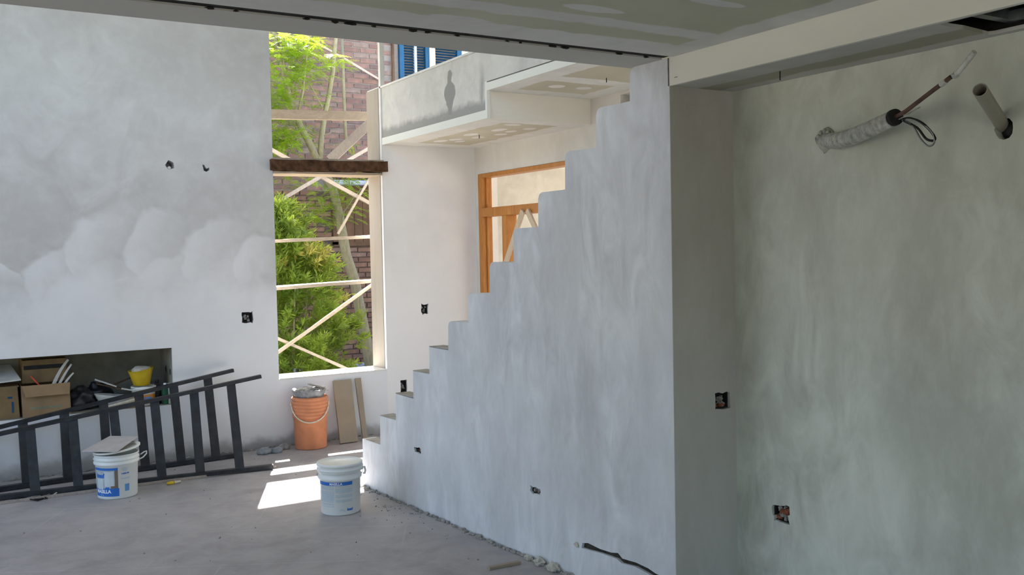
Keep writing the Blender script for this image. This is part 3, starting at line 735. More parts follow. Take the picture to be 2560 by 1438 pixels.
# posts carrying the scaffold (hidden left and right of the opening)
for x in (2.30,3.66):
    solo('scaffold_post', MB().beam((x,8.475,-.01),(x,8.475,3.4 if x<3 else 2.95),.07,.07,(0,1,0),4,.002), M['pale_wood'], (x,8.4,0), 'upright scaffold post %s the tall window, outside'%('left of' if x<3 else 'right of'),'post')
for x in (3.28,4.86):
    solo('scaffold_post', MB().beam((x,11.13,-.01),(x,11.13,3.2),.07,.07,(0,1,0),4,.002), M['pale_wood'], (x,11.13,0), 'upright post of the farther scaffold frame, %s'%('left of the slender tree' if x<4 else 'right of the slender tree'),'post')
# dirty brown beam wedged across the window, with a pale board on and under it
bb=thing('brown_beam','dirty dark brown timber beam wedged across the tall window at mid height','beam',(2.95,7.86,2.33))
bm_=MB(); bm_.beam((2.43,7.82,2.335),(3.455,7.80,2.345),.15,.085,(0,0,1),14,.005); part('timber', bm_, M['rust_wood'], bb)
part('top_board', MB().beam((2.45,7.86,2.389),(3.44,7.86,2.40),.16,.014,(0,0,1),6,.002), M['pale_wood'], bb,'thin pale board lying on the beam')
part('bottom_board', MB().beam((2.457,7.945,2.278),(3.424,7.945,2.283),.31,.018,(0,0,1),6,.002), M['pale_wood'], bb,'thin pale board under the beam')

# ================================================================== SOCKET BOXES
def socket(O,U,V,N,w_,h_,d_,lbl,seed,red=True,nr=7):
    O,U,V,N=map(Vector,(O,U,V,N)); t=thing('outlet_box',lbl,'outlet box',O)
    rnd=random.Random(seed); P3=lambda a,c,e:O+U*a+V*c+N*e
    m_=MB()
    def bx(a0,c0,e0,a1,c1,e1): m_.hexa([P3(a0,c0,e0),P3(a1,c0,e0),P3(a1,c0,e1),P3(a0,c0,e1),P3(a0,c1,e0),P3(a1,c1,e0),P3(a1,c1,e1),P3(a0,c1,e1)])
    k=.004; x=w_*.44; y=h_*.44
    bx(-x,-y,d_-.006,x,y,d_-.003)
    bx(-x,-y,.012,-x+k,y,d_-.004); bx(x-k,-y,.012,x,y,d_-.004); bx(-x,-y,.012,x,-y+k,d_-.004); bx(-x,y-k,.012,x,y,d_-.004)
    part('box_shell', m_, M['black'], t)
    r=MB()
    for q in range(nr):
        r.cur = 1 if (red and q%2) else 0
        r.blob(P3(rnd.uniform(-x,x)*(.7 if nr<10 else .95), rnd.uniform(-y,y*(.5 if nr<10 else .9)), d_-(.018 if nr<10 else .032)), rnd.uniform(.006,.012)*(w_/.07 if nr<10 else 1.5), seed+q, .35, 7,5)
    part('rubble', r, [M['rubble'],M['redbrick']], t, stuff=True)
    c=MB(); p=[P3(-x*.4,-y*.8,d_-.01),P3(-x*.1,-y*.1,d_*.4),P3(x*.3,y*.2,d_*.5),P3(x*.2,-y*.3,d_*.3)]
    c.tube(p,.0022,6); part('cable', c, M['pvc'], t)
    return t
XA,ZA,YA=(1,0,0),(0,0,1),(0,1,0)
socket((2.209,YB,1.09),XA,ZA,YA,.087,.09,.05,'small dark outlet box in the back wall just left of the tall window',1,False)
socket((3.812,YB,1.08),XA,ZA,YA,.065,.09,.05,'small dark outlet box in the pale wall right of the tall window',2,False)
socket((3.587,YB,.395),XA,ZA,YA,.063,.12,.05,'brownish upright outlet recess just above the lower stair steps',3,False)
def uc(p): 
    a=[q[0] for q in p]; c=[q[1] for q in p]; return (min(a)+max(a))/2,(min(c)+max(c))/2,max(a)-min(a),max(c)-min(c)
for p,l,s_ in ((pk1,'dark outlet box low on the stair wall, nearer the tall window',4),(pk2,'dark outlet box low on the stair wall, midway to its near corner',5)):
    u,v,a,c=uc(p); socket(A0+DS*u+Vector((0,0,v)),DS,ZA,NS,a,c,.05,l,s_)
u,v,a,c=uc(cb1); socket((u,3.096,v),XA,ZA,YA,a,c,.05,'wide dark outlet box in the narrow shaded pillar face',6)
u,v,a,c=uc(rp); socket((3.03,u,v),YA,ZA,XA,a,c,.06,'ragged outlet box with red brick rubble low in the right wall',7,True,16)
solo('pipe_stub', MB().tube([(1.632,YB-.004,2.292),(1.632,YB+.155,2.292)],.012,10), M['pipe_white'], (1.632,YB,2.298),'pale pipe end in the round hole high on the back wall','pipe')
lump=U_(1442,1362); q=A0+DS*lump[0]+Vector((0,0,lump[1]))
solo('mortar_lump', MB().blob(q,.017,3,.3,9,6,(.6,1,.8)), M['plaster_lump'], q,'small mortar lump at the start of the dark groove in the stair wall','mortar')
q=A0+DS*U_(1620,1434)[0]+Vector((0,0,U_(1620,1434)[1]-.03))
solo('mortar_lump', MB().blob(q,.02,5,.35,9,6,(.6,1.3,.7)), M['plaster_lump'], q,'mortar smear under the lower end of the dark groove','mortar')

# ================================================================== PIPES ON THE RIGHT WALL
t=thing('insulated_pipe','silver foil wrapped pipe bundle sticking out of the upper right wall','pipe',(3.03,2.6,2.03))
p=[at(2052,348,0,3.05),at(2075,352,0,3.02),at(2100,352,0,2.985),at(2140,338,0,2.95),at(2185,318,0,2.91),at(2238,293,0,2.87)]
part('foil_sleeve', MB().tube(p,[.024,.031,.033,.031,.029,.027],16), M['foil'], t)
rm=MB(); 
c=at(2066,350,0,3.030); rm.blob(c,.040,3,.17,20,14,(.35,1.15,1.1))
for k in range(5):
    a=.5+k*.55; rm.blob(c+Vector((-.012,.034*math.cos(a),.034*math.sin(a))),.009,k,.19,10,8)
part('filler_collar', rm, simple('collar_plaster',(.42,.43,.37),.95,.25,30,bump=.5), t)
e=p[-1]; dr=(p[-1]-p[-2]).normalized()
part('end_foam', MB().tube([e-dr*.012,e+dr*.006],[.0295,.0285],16), M['black'], t,'black foam ring at the open end of the sleeve')
c0=e; c1=at(2378,192,0,2.78)
part('copper_pipe', MB().tube([c0-dr*.03,at(2262,280,0,2.85),at(2330,228,0,2.81),c1],.0075,10), M['copper'], t)
part('pipe_tape', MB().tube([at(2352,212,0,2.795),at(2366,202,0,2.788)],.0088,10), M['pipe_white'], t)
part('clear_sleeve', MB().tube([at(2384,192,0,2.779),at(2398,178,0,2.772),at(2436,130,0,2.75)],.0088,10), M['pipe_white'], t)
part('tape_wad', MB().blob(at(2388,187,0,2.776),.012,4,.5,8,6), M['pipe_white'], t)
lp=MB()
def loopc(off,xs): 
    return [at(x+off,y+off*.6,0,2.86-.02*i/len(xs)) for i,(x,y) in enumerate(xs)]
L1=[(2256,300),(2280,312),(2300,345),(2318,364),(2332,362),(2336,345),(2325,325),(2300,305),(2275,297),(2256,298)]
lp.tube(smoothpts(loopc(0,L1)),.0032,8,sm=True)
part('cable_loop', lp, M['galv'], t)
l2=MB(); l2.tube(smoothpts(loopc(3,[(2256,300),(2290,318),(2312,345),(2330,350),(2334,342),(2320,322),(2298,303),(2272,294),(2254,296)])),.0042,8); part('cable_loop', l2, M['black'], t,'black cable loop')
part('strap', MB().beam(at(2248,298,0,2.87),at(2300,268,0,3.0),.006,.003), M['pipe_white'], t)
t=thing('drain_pipe','short open grey plastic pipe slanting out of a hole, far upper right','pipe',(3.03,hc[0],hc[1]))
a=at(2450,225,0,2.80); c=at(2512,322,0,3.09); dd=(c-a).normalized()
pr=MB(); pr.tube([a,c],.0225,20,cap=False); pr.tube([c,a],.0195,20,cap=False)
r1=pr.v
n=len(pr.v)
for k in range(18): pass
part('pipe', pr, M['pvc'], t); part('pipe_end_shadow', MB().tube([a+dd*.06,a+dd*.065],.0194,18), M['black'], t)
part('hole_shade_blob', MB().blob((3.03+.052,hc[0],hc[1]-.002),.040,2,.1,14,10,(.8,.9,1)), M['black'], t)  # black blob standing in for the shade inside the drain hole
rg=MB()
el=[];s_=dd.orthogonal().normalized(); s2_=dd.cross(s_)
rg.tube([a+(s_*math.cos(k*PI/9)+s2_*math.sin(k*PI/9))*.021 for k in range(19)],.0017,6); part('pipe_rim', rg, M['pvc'], t)
solo('ceiling_wire', MB().tube([at(1950,178,2,2.268),at(1950,178,2,2.268)+Vector((0,0,-.035))],.0022,6), M['black'], at(1950,178,2,2.27),'short dark wire hanging from the bulkhead beside the right wall','wire')
q=at(1330,326,2,2.54); solo('ceiling_wire', MB().tube([at(1198,337,2,2.539),at(1198,337,2,2.539)+Vector((0,0,-.03))],.003,6), M['black'], at(1198,337,2,2.54),'short dark wire hanging from the lower landing ceiling','wire')
q=at(1516,195,2,2.734); solo('ceiling_wire', MB().tube([q,q+Vector((0,0,-.03))],.003,6), M['black'], q,'short dark wire hanging from the higher landing ceiling','wire')
q=at(1693,192,0,2.668); solo('wire_stub', MB().tube([q,q+Vector((-.015,0,-.004))],.0012,6), M['black'], q,'tiny wire stub on the cream bulkhead face near the pillar','wire')
# metal studs inside the ceiling hole
t=thing('ceiling_framing','dark metal stud framing visible in the broken ceiling corner, top right','framing',(2.85,1.7,2.40))
part('stud', MB().box((2.70,1.80,2.30),(3.02,1.835,2.345)), M['galv'], t); part('stud', MB().box((2.955,1.0,2.295),(2.985,1.8,2.325)), M['galv'], t)
part('hanger', MB().box((2.78,1.62,2.33),(2.81,1.66,2.60)), M['black'], t); part('stud', MB().box((2.70,1.60,2.34),(2.95,1.63,2.37)), M['galv'], t)

# ================================================================== BUCKETS
def wrap_text(txt, size, th0, z0, C, rf, eps=.0012, off=0.0, sx=1):
    cu=bpy.data.curves.new('txt','FONT'); cu.body=txt; cu.size=size; cu.offset=off; cu.align_x='CENTER'; cu.resolution_u=3
    o=bpy.data.objects.new('txt',cu); COL.objects.link(o); dg=bpy.context.evaluated_depsgraph_get()
    me=bpy.data.meshes.new_from_object(o.evaluated_get(dg)); mb=MB()
    vs=[]
    for v in me.vertices:
        z=z0+v.co.y; r=rf(z)+eps; th=th0+v.co.x*sx/r; vs.append(C+Vector((r*math.cos(th),r*math.sin(th),z)))
    n=mb.add(vs)
    for p in me.polygons: mb.face([n+i for i in p.vertices])
    bpy.data.objects.remove(o); bpy.data.curves.remove(cu); bpy.data.meshes.remove(me); return mb
def patch(mb, tha, thb, za, zb, C, rf, eps=.0006, seg=None, sag=0):
    seg=seg or max(1,int(abs(thb-tha)/.09)); rows=[]
    for k in range(seg+1):
        th=tha+(thb-tha)*k/seg; col=[]
        for z in (za,zb):
            r=rf(z)+eps; col.append(C+Vector((r*math.cos(th),r*math.sin(th),z)))
        rows.append(mb.add(col))
    for k in range(seg): mb.face([rows[k],rows[k+1],rows[k+1]+1,rows[k]+1],True)
    return mb
def camang(C): return math.atan2(EYE.y-C.y, EYE.x-C.x)

# --- closed bucket in the sun patch
C=Vector((2.128,5.600,0)); rb,rt,H=.119,.1285,.315
rf=lambda z: rb+(rt-rb)*z/H
t=thing('putty_bucket','closed white putty bucket standing in the sun patch before the stairs','bucket',C)
m_=MB(); m_.lathe([(rb-.01,0),(rb-.003,.002),(rb,.008),(rf(.212),.212),(rf(.214)+.007,.215),(rf(.22)+.008,.222),(rf(.23)+.007,.236),(rf(.24)+.001,.238),(rf(.25)+.001,.256),(rf(.26)+.008,.258),(rf(.26)+.008,.266),(rf(.27)+.001,.269),(rf(.28),.30)],C,56)
part('body', m_, M['white_plastic'], t)
m_=MB(); m_.lathe([(rt+.003,.268),(rt+.0125,.270),(rt+.0125,.277),(rt+.010,.279),(rt+.010,.297),(rt+.0135,.299),(rt+.0135,.310),(rt+.009,.3145),(rt+.001,.3155),(rt-.002,.311),(.02,.309),(0,.309)],C,56)
part('lid', m_, M['white_plastic'], t)
ca=camang(C); g=MB()
# screen-right is increasing angle here
def TH(f): return ca+f        # f = angle from the camera-facing line, + to the right
lab=MB(); patch(lab,TH(-1.30),TH(.62),.187,.208,C,rf); part('label', lab, M['blue_ink'], t)
part('lettering', wrap_text('MASILLA',.021,TH(-.22),.1905,C,rf,.0012,.0006), M['white_ink'], t)
part('lettering', wrap_text('- - -',.008,TH(.12),.194,C,rf,.0012), M['pale_ink'], t)
m_=MB(); rnd=random.Random(4)
z=.178
while z>.055:
    for (a,c) in ((-1.15,-.33),(-.24,.62)):
        if a>-.3 and z<.064: continue
        if rnd.random()<.85:
            x=a
            while x<c-.03:
                w_=rnd.uniform(.03,.11); patch(m_,TH(x),TH(min(x+w_,c)),z,z+.0028,C,rf,.0006,2); x+=w_+.015
    z-=.0058
part('small_print', m_, M['pale_ink'], t, stuff=True)
part('lettering', wrap_text('20Kg',.017,TH(.08),.030,C,rf,.001), M['pale_ink'], t)
part('lettering', wrap_text('knauf',.021,TH(.47),.031,C,rf,.0012,.0014,.8), M['blue_ink'], t)
hd=MB(); a=TH(1.62); er=C+Vector((math.cos(a),math.sin(a),0))*(rt+.012)+Vector((0,0,.245))
hd.tube([er+Vector((0,0,.02)),er+Vector((.012,0,.022)),er+Vector((.016,-.004,.0)),er+Vector((.010,-.006,-.018)),er+Vector((0,0,-.016))],.006,8); part('handle', hd, M['white_plastic_b'], t)
hd=MB(); hp=[]
for k in range(15):
    f=k/14; an=TH(1.62)+PI*f; r=rt+.010+.004*math.sin(PI*f); hp.append(C+Vector((r*math.cos(an),r*math.sin(an),.245-.11*math.sin(PI*f))))
hd.tube(hp,.0022,6); part('handle_wire', hd, M['steel'], t)

# --- open bucket by the ladder with a loose lid and a square plate
C=Vector((1.030,6.862,0)); rb,rt,H=.125,.138,.33
rf=lambda z: rb+(rt-rb)*z/H
t=thing('putty_bucket','white putty bucket with blue label beside the black ladder','bucket',C)
m_=MB(); m_.lathe([(rb-.01,0),(rb-.003,.002),(rb,.008),(rf(.225),.225),(rf(.23)+.009,.229),(rf(.24)+.010,.240),(rf(.24)+.002,.243),(rf(.25)+.002,.255),(rf(.26)+.009,.257),(rf(.27)+.009,.264),(rf(.27)+.001,.267),(rf(.3)+.001,.283),(rf(.3)+.006,.286),(rf(.3)+.006,.292),(rf(.3)-.002,.293),(rf(.3)-.006,.27),(rb-.005,.02),(0,.018)],C,56)
part('body', m_, M['white_plastic'], t)
ca=camang(C)
def TH(f): return ca+f
S=-.62   # turn of the print towards the left
lab=MB(); patch(lab,TH(S-.75),TH(S+.66),.196,.212,C,rf); patch(lab,TH(S-.75),TH(S+.70),.022,.076,C,rf); part('label', lab, M['blue_ink'], t)
m_=MB(); patch(m_,TH(S-.75),TH(S+.50),.076,.196,C,rf,.0006); part('label_picture', m_, M['grey_print'], t)
m_=MB(); patch(m_,TH(S-.02),TH(S+.46),.088,.188,C,rf,.0009); patch(m_,TH(S-.52),TH(S-.12),.070,.140,C,rf,.0009); part('label_picture', m_, M['grey_print_l'], t)
m_=MB(); patch(m_,TH(S+.50),TH(S+.66),.076,.196,C,rf,.0006); patch(m_,TH(S+.30),TH(S+.50),.076,.092,C,rf,.0011); part('label_picture', m_, M['brown_print'], t)
part('lettering', wrap_text('knauf',.040,TH(S-.28),.148,C,rf,.0014,.0022,.8), M['blue_ink'], t)
part('lettering', wrap_text('MASILLA',.032,TH(S-.15),.045,C,rf,.0014,.0012,.95), M['white_ink'], t)
part('lettering', wrap_text('20Kg',.013,TH(S-.22),.028,C,rf,.0014), M['pale_ink'], t)
m_=MB(); patch(m_,TH(S+.02),TH(S+.22),.076,.084,C,rf,.0013); patch(m_,TH(S-.02),TH(S+.18),.070,.078,C,rf,.0014); part('label_badge', m_, M['blue_ink'], t)
m_=MB()
for z,a,c in ((.205,.30,.55),(.199,.27,.60),(.193,.30,.57),(.187,.33,.54),(.138,.24,.72),(.133,.30,.66)):
    patch(m_,TH(S+.55+a),TH(S+.55+c),z,z+.003,C,rf,.0008)
part('small_print', m_, M['pale_ink'], t, stuff=True)
part('lettering', wrap_text('0-800-999',.014,TH(1.00+S+.02),.165,C,rf,.001,.0006,.9), M['blue_ink'], t)
m_=MB(); patch(m_,TH(S+.98),TH(S+1.22),.050,.098,C,rf,.0008); 
part('label_block', m_, simple('mid_blue_print',(.12,.30,.60),.5,.1), t)
lid=MB(); lc=C+Vector((.004,0,.300))
lid.lathe([(rt+.004,0),(rt+.010,.002),(rt+.010,.012),(rt+.003,.014),(rt-.006,.010),(rt-.014,.010),(rt-.014,.003),(rt+.004,.0)],lc,56)
for v in lid.v: v.z+= (v.x-C.x)*.12+.012
part('loose_rim', lid, M['white_plastic_b'], t)
hd=MB(); a=C+Vector((rt+.012,-.02,.262)); hd.tube([a,a+Vector((.022,-.01,.016)),a+Vector((.038,-.01,.020)),a+Vector((.036,-.015,.004)),a+Vector((.012,-.02,-.018)),a+Vector((-.008,-.02,-.026))],.0045,8); part('handle', hd, M['white_plastic'], t)
# plate on it
pl=MB(); zt=.331
cor=[at(205,1130,2,.325),at(292,1131,2,.328),at(344,1093,2,.362),at(275,1092,2,.345)]
pl.hexa([c_ for c_ in cor]+[c_+Vector((0,0,.006)) for c_ in cor])
solo('square_plate', pl, M['board_grey'] if False else simple('dusty_hawk_plate',(.50,.47,.46),.8,.1,10), (C.x,C.y,.34),'thin square plasterer plate lying on the open white bucket','plate')

# --- orange bucket: two nested pails
C=Vector((2.645,7.602,0)); rb,rt,H=.128,.142,.43
rf=lambda z: rb+(rt-rb)*z/H
t=thing('orange_bucket','tall orange plastic bucket with rope handle under the window','bucket',C)
m_=MB(); pr=[(rb-.01,0),(rb-.002,.003),(rb,.01),(rf(.26),.255)]
z=.258
for k in range(6):
    pr+=[(rf(z)+.003,z),(rf(z)+.008,z+.003),(rf(z)+.008,z+.020),(rf(z)+.002,z+.023)]; z+=.0285
pr+=[(rt-.004,z),(rt-.008,z-.03),(rt-.02,z-.06),(0,z-.06)]
m_.lathe(pr,C,56); part('body', m_, M['orange'], t)
ca=camang(C); hp=[]
for k in range(21):
    f=k/20; an=ca-1.45+2.9*f; r=rt+.013; hp.append(C+Vector((r*math.cos(an),r*math.sin(an),.385-.155*math.sin(PI*f)**.8)))
hd=MB(); hd.tube(hp,.0055,8); part('rope_handle', hd, M['rope'], t)
pn=MB(); pn.lathe([(.10,.405),(.118,.42),(.130,.452),(.133,.475),(.139,.478),(.139,.484),(.128,.482),(.118,.44),(0,.43)],C+Vector((-.005,0,0)),36)
for v in pn.v: v.z+=.006*math.sin(v.x*60)
o=solo('mixing_pan', pn, simple('plaster_caked_grey',(.36,.36,.37),.9,.45,22,bump=.5), C+Vector((0,0,.43)),'plaster-caked grey pan sitting in the top of the orange bucket','pan')
tw=MB(); tw.beam(C+Vector((-.05,-.09,.515)),C+Vector((.125,-.05,.470)),.07,.006); tw.beam(C+Vector((-.03,-.07,.535)),C+Vector((.10,-.03,.49)),.03,.012)
solo('trowel', tw, M['grey_wood'], C+Vector((0,-.05,.49)),'flat brown trowel resting on the orange bucket pan','trowel')
rg=MB()
for k in range(5): rg.blob(C+Vector((-.09+.05*k,-.02+.03*math.sin(k*2),.487)),.026,k,.35,9,6,(1.3,1,.5))
solo('rag', rg, M['paper'], C+Vector((0,0,.487)),'crumpled pale rag on top of the orange bucket','rag')

# ================================================================== BOARDS LEANING BY THE WINDOW
def lean(px, lbl, th=.022, mt='board_grey'):
    (a,b_,c,d)=px
    yb=(at(*a,2,0).y+at(*b_,2,0).y)/2; yt=YB-.004
    q=[at(*a,1,yb),at(*b_,1,yb),at(*c,1,yt),at(*d,1,yt)]
    for k in (0,1): q[k].z=.001
    q[2].z=q[3].z=(q[2].z+q[3].z)/2
    nn=(q[1]-q[0]).cross(q[3]-q[0]).normalized()
    if nn.y<0: nn=-nn
    mb=MB(); mb.hexa([p-nn*th for p in q]+q)
    for v in mb.v: v.z=max(v.z,0.0)
    return solo('leaning_board', mb, M[mt], q[0], lbl, 'board')
lean(((849,1110),(893,1106),(876,950),(831,953)),'wide grey-brown board leaning on the wall beside the orange bucket')
lean(((906,1103),(917,1099),(900,946),(886,948)),'narrow grey-brown batten leaning on the wall behind the stair foot')

# ================================================================== LADDERS
def ladder(lbl, ylo, yhi, rungs_lo, rungs_hi, lo_px, hi_px, seed, rw=.062):
    lo=[at(*lo_px[0],2,.022),at(*lo_px[1],2,.022)]
    hi=[at(*hi_px[0],1,yhi[0]),at(*hi_px[1],1,yhi[1])]
    ext=lambda a,c,f:a+(c-a)*f
    t=thing('ladder',lbl,'ladder',(lo[1].x,lo[1].y,0))
    L0=ext(lo[1],lo[0],1.45); H0=ext(hi[1],hi[0],1.45)
    nrm=(lo[1]-L0).cross(hi[1]-lo[1]).normalized()
    part('rail', MB().beam(L0,lo[1],.045,.030,(0,0,1),8,.0008), M['ladder'], t)
    part('rail', MB().beam(H0,hi[1],.045,.026,(0,0,1),8,.0008), M['ladder'], t)
    for a,c in zip(rungs_lo,rungs_hi):
        # nearest rail points at these image columns
        best=[]
        for (p,q,x) in ((L0,lo[1],a),(H0,hi[1],c)):
            def err(f):
                v=p.lerp(q,f)-EYE; return abs(1280+FPX*v.dot(CR)/v.dot(CW)-x)
            bf=min((k/600 for k in range(601)), key=err)
            best.append(p.lerp(q,bf))
        part('rung', MB().beam(best[0],best[1],rw,.022,nrm,1), M['ladder'], t)
    return t
ladder('nearer black ladder on its side on the floor behind the bucket',0,(7.33,7.23),
    [-125,-18,89,197,303,405,502,600],[-140,-32,75,182,283,386,484,577],[(0,1243),(682,1166)],[(0,1085),(652,941)],1)
ladder('farther black ladder on its side against the wall under the niche',0,(7.66,7.70),
    [-135,-32,67,170,270,364,454,540],[-148,-42,57,160,258,347,433,519],[(0,1222),(592,1137)],[(0,1068),(583,926)],2)
# batten lying in front of the near ladder
solo('thin_batten', MB().beam(at(690,1167,2,.010),at(-60,1266,2,.010),.016,.018), M['grey_wood'], at(690,1163,2,0),'thin grey batten on the floor along the nearer ladder','batten')
q=at(679,1166,2,.015); solo('cable_end', MB().tube([q+Vector((-.02,0,0)),q+Vector((.012,.0,.008))],.013,10), M['rope'], q,'small pale round plug at the right foot of the nearer ladder','plug')
q=at(432,1207,2,.012); t=thing('yellow_tool','small yellow tool with a pale tip on the floor by the ladder','tool',(q.x,q.y,0))
part('grip', MB().blob(q+Vector((-.015,0,0)),.016,1,.15,10,6,(1.8,1,.8)), M['yellow'], t); part('tip', MB().tube([q+Vector((.01,0,0)),q+Vector((.055,.008,.002))],[.011,.006],8), M['rope'], t)
# wires under the ladder
t=thing('cable_tangle','tangle of black and grey cable on the floor left of the blue-labelled bucket','cable',at(120,1235,2,0))
for k,(pp,mt) in enumerate([([(28,1246),(60,1250),(100,1248),(130,1240),(150,1230),(200,1226)],'black'),([(45,1252),(80,1242),(115,1240),(140,1228),(175,1224),(235,1218)],'galv'),([(60,1246),(95,1252),(118,1246),(95,1236),(60,1240),(40,1250)],'black'),([(130,1240),(142,1232),(160,1226),(200,1222)],'pipe_white')]):
    part('cable', MB().tube([at(x,y,2,.006+.002*k) for x,y in pp],.005,6), M[mt], t)

# ================================================================== STONES AND DEBRIS
for px,r,l in (((660,1127),.052,'pale grey stone on the floor at the wall foot, left of the darker pair'),((692,1124),.045,'dark rounded stone at the wall foot nearest the pale stone'),((716,1122),.05,'dark stone at the wall foot touching the orange bucket side')):
    q=at(px[0],px[1]+3,2,.018)
    if l.startswith('dark stone'): q=Vector((2.435,7.66,.018))
    solo('stone', MB().blob((q.x,q.y,r*.42),r,int(px[0]),.2,10,7,(1.1,.8,.62)), M['stone'] if 'pale' in l else M['rubble'], (q.x,q.y,0), l,'stone')
rnd=random.Random(31)
# crumbled mortar ridge along the foot of the stair wall
rd=MB()
for k in range(260):
    u=rnd.uniform(0,L); q=A0+DS*u-NS*(.008+abs(rnd.gauss(0,.012))); r=rnd.uniform(.004,.013)*(1.4 if u>2.2 else 1)
    rd.blob((q.x,q.y,r*.4),r,k,.4,6,4,(1,1.4,.7))
o=solo('mortar_debris', rd, [M['rubble']], A0,'crumbled grey mortar along the foot of the stair wall','rubble'); o['kind']='stuff'
rd=MB()
for k in range(150):
    if k<80: q=Vector((rnd.gauss(2.45,.09),rnd.gauss(5.3,.35),0))
    else: q=Vector((rnd.uniform(-.5,2.4),rnd.uniform(3.8,7.6),0))
    if q.x>2.5 or (q.x-2.128)**2+(q.y-5.6)**2<.04: continue
    r=rnd.uniform(.002,.006); rd.blob((q.x,q.y,r*.4),r,k,.4,5,4)
o=solo('grit', rd, M['rubble'], (2.4,5.2,0),'scattered mortar grit on the screed floor','grit'); o['kind']='stuff'
for i,(px,r) in enumerate((((1345,1408),.03),((1378,1424),.034),((1310,1398),.022))):
    q=at(*px,2,.01); q=A0+DS*((q-A0).dot(DS))-NS*.025
    solo('mortar_chunk', MB().blob((q.x,q.y,r*.5),r,i+50,.35,10,7,(.8,1.2,.6)), M['plaster_lump'], (q.x,q.y,0),['pale mortar chunk beside the floor batten end at the stair wall','largest mortar chunk at the stair wall foot, nearest the picture bottom','small mortar chunk at the stair wall foot, farthest of the three'][i],'mortar')
a=at(1222,1421,2,.008); c=at(1300,1406,2,.008)
solo('wood_offcut', MB().beam(a,c,.022,.014), M['board_grey'], a,'thin wooden offcut on the floor at the foot of the stair wall','offcut')
# back wall foot dirt
rd=MB()
for k in range(240):
    x=rnd.uniform(-.3,3.3); q=Vector((x,YB-abs(rnd.gauss(0,.02))-.004,0)); r=rnd.uniform(.004,.014); rd.blob((q.x,q.y,r*.4),r,k,.4,6,4,(1.5,1,.7))
o=solo('mortar_debris', rd, M['rubble'], (1,YB-.02,0),'brown mortar crumbs along the foot of the back wall','rubble'); o['kind']='stuff'

# ================================================================== THINGS IN THE NICHE
ZN=.439
def carton(name,lbl,x0,x1,y0,y1,z0,z1,mt,open_=True,rot=0,flap=.08,print_=None):
    cx,cy=(x0+x1)/2,(y0+y1)/2; t=thing(name,lbl,'box',(cx,cy,z0)); k=.005
    body=MB()
    body.box((x0,y0,z0),(x1,y1,z0+k)); body.box((x0,y0,z0),(x1,y0+k,z1)); body.box((x0,y1-k,z0),(x1,y1,z1)); body.box((x0,y0,z0),(x0+k,y1,z1)); body.box((x1-k,y0,z0),(x1,y1,z1))
    for v in body.v:
        f=(v.z-z0)/(z1-z0); v.x+=(.010*math.sin(v.y*30+1))*f; v.y+=.006*math.sin(v.x*25)*f
    part('body', body, M[mt], t)
    if open_:
        m_=MB(); m_.hexa([(x0,y0-.001,z1),(x1,y0-.001,z1),(x1-.01,y0-.025,z1-flap),(x0+.02,y0-.03,z1-flap),(x0,y0-.004,z1+.001),(x1,y0-.004,z1+.001),(x1-.01,y0-.029,z1-flap),(x0+.02,y0-.034,z1-flap)])
        part('flap', m_, M[mt], t)
    return t
t=carton('cardboard_box','torn cardboard box with fold-down flap, middle of the niche',.548,.872,7.835,8.10,ZN,.672,'cardboard',True)
part('slot_mark', MB().box((.60,7.8335,.495),(.81,7.8345,.510)), simple('greenish_tape',(.20,.22,.15),.7,.2), t)
t=carton('cardboard_box','plain cardboard box at the left end of the niche',.18,.532,7.865,8.12,ZN,.668,'cardboard_d',False)
part('print', MB().box((.455,7.863,.585),(.485,7.8645,.60)).box((.48,7.863,.48),(.492,7.8645,.56)), M['blue_paint'], t)
part('lid', MB().box((.18,7.865,.668),(.532,8.12,.674)), M['cardboard_d'], t)
t=carton('cardboard_box','old cardboard box with a dark strip behind the torn box',.56,.86,7.975,8.235,.6745,.845,'cardboard_d',False)
t.location.z=t.location.z
part('dark_strip', MB().box((.575,7.972,.775),(.845,7.974,.805)), M['black'], t,'dark strip across the front'); 
part('flap', MB().hexa([(.56,8.10,.845),(.86,8.10,.845),(.86,8.235,.845),(.56,8.235,.845),(.56,8.10,.849),(.86,8.10,.849),(.86,8.235,.875),(.56,8.235,.875)]), M['cardboard'], t)
# support block so that box stands: lower carton behind
t=carton('cardboard_box','low cardboard box hidden behind the torn box, carrying the striped one',.56,.86,8.105,8.24,ZN,.674,'cardboard_d',False)
sh_=MB(); sh_.hexa([(.16,7.86,.69),(.545,7.845,.715),(.50,8.15,.80),(.14,8.15,.80),(.16,7.86,.698),(.545,7.845,.723),(.50,8.15,.808),(.14,8.15,.808)])
solo('loose_panel', sh_, M['paper'], (.35,8.0,.70),'pale grey sheet panel lying tilted on the left cardboard box','panel')
for i,(a,b_,c,w_) in enumerate((((.745,7.90,.60),(.79,7.915,.74),(.875,7.93,.835),.028),((.775,7.89,.60),(.83,7.90,.72),(.895,7.92,.80),.022),((.80,7.88,.60),(.86,7.885,.70),(.905,7.90,.735),.020))):
    m_=MB(); pts=[]
    for k in range(9):
        f=k/8; pts.append(Vector(a).lerp(Vector(b_),f).lerp(Vector(b_).lerp(Vector(c),f),f))
    for k in range(8): m_.beam(pts[k],pts[k+1],w_*(1-.06*k),.004,(0,1,0))
    solo('curved_strip', m_, M['paper'], a,['tallest curved white strip standing in the torn cardboard box','middle curved grey strip standing in the torn cardboard box','lowest curved pale strip standing in the torn cardboard box'][i],'strip')
solo('orange_stick', MB().tube([(.715,7.90,.60),(.615,7.90,.735)],.006,8), simple('red_orange_stick',(.60,.10,.04),.5,.1), (.715,7.9,.6),'thin red-orange stick leaning in the torn cardboard box','stick')
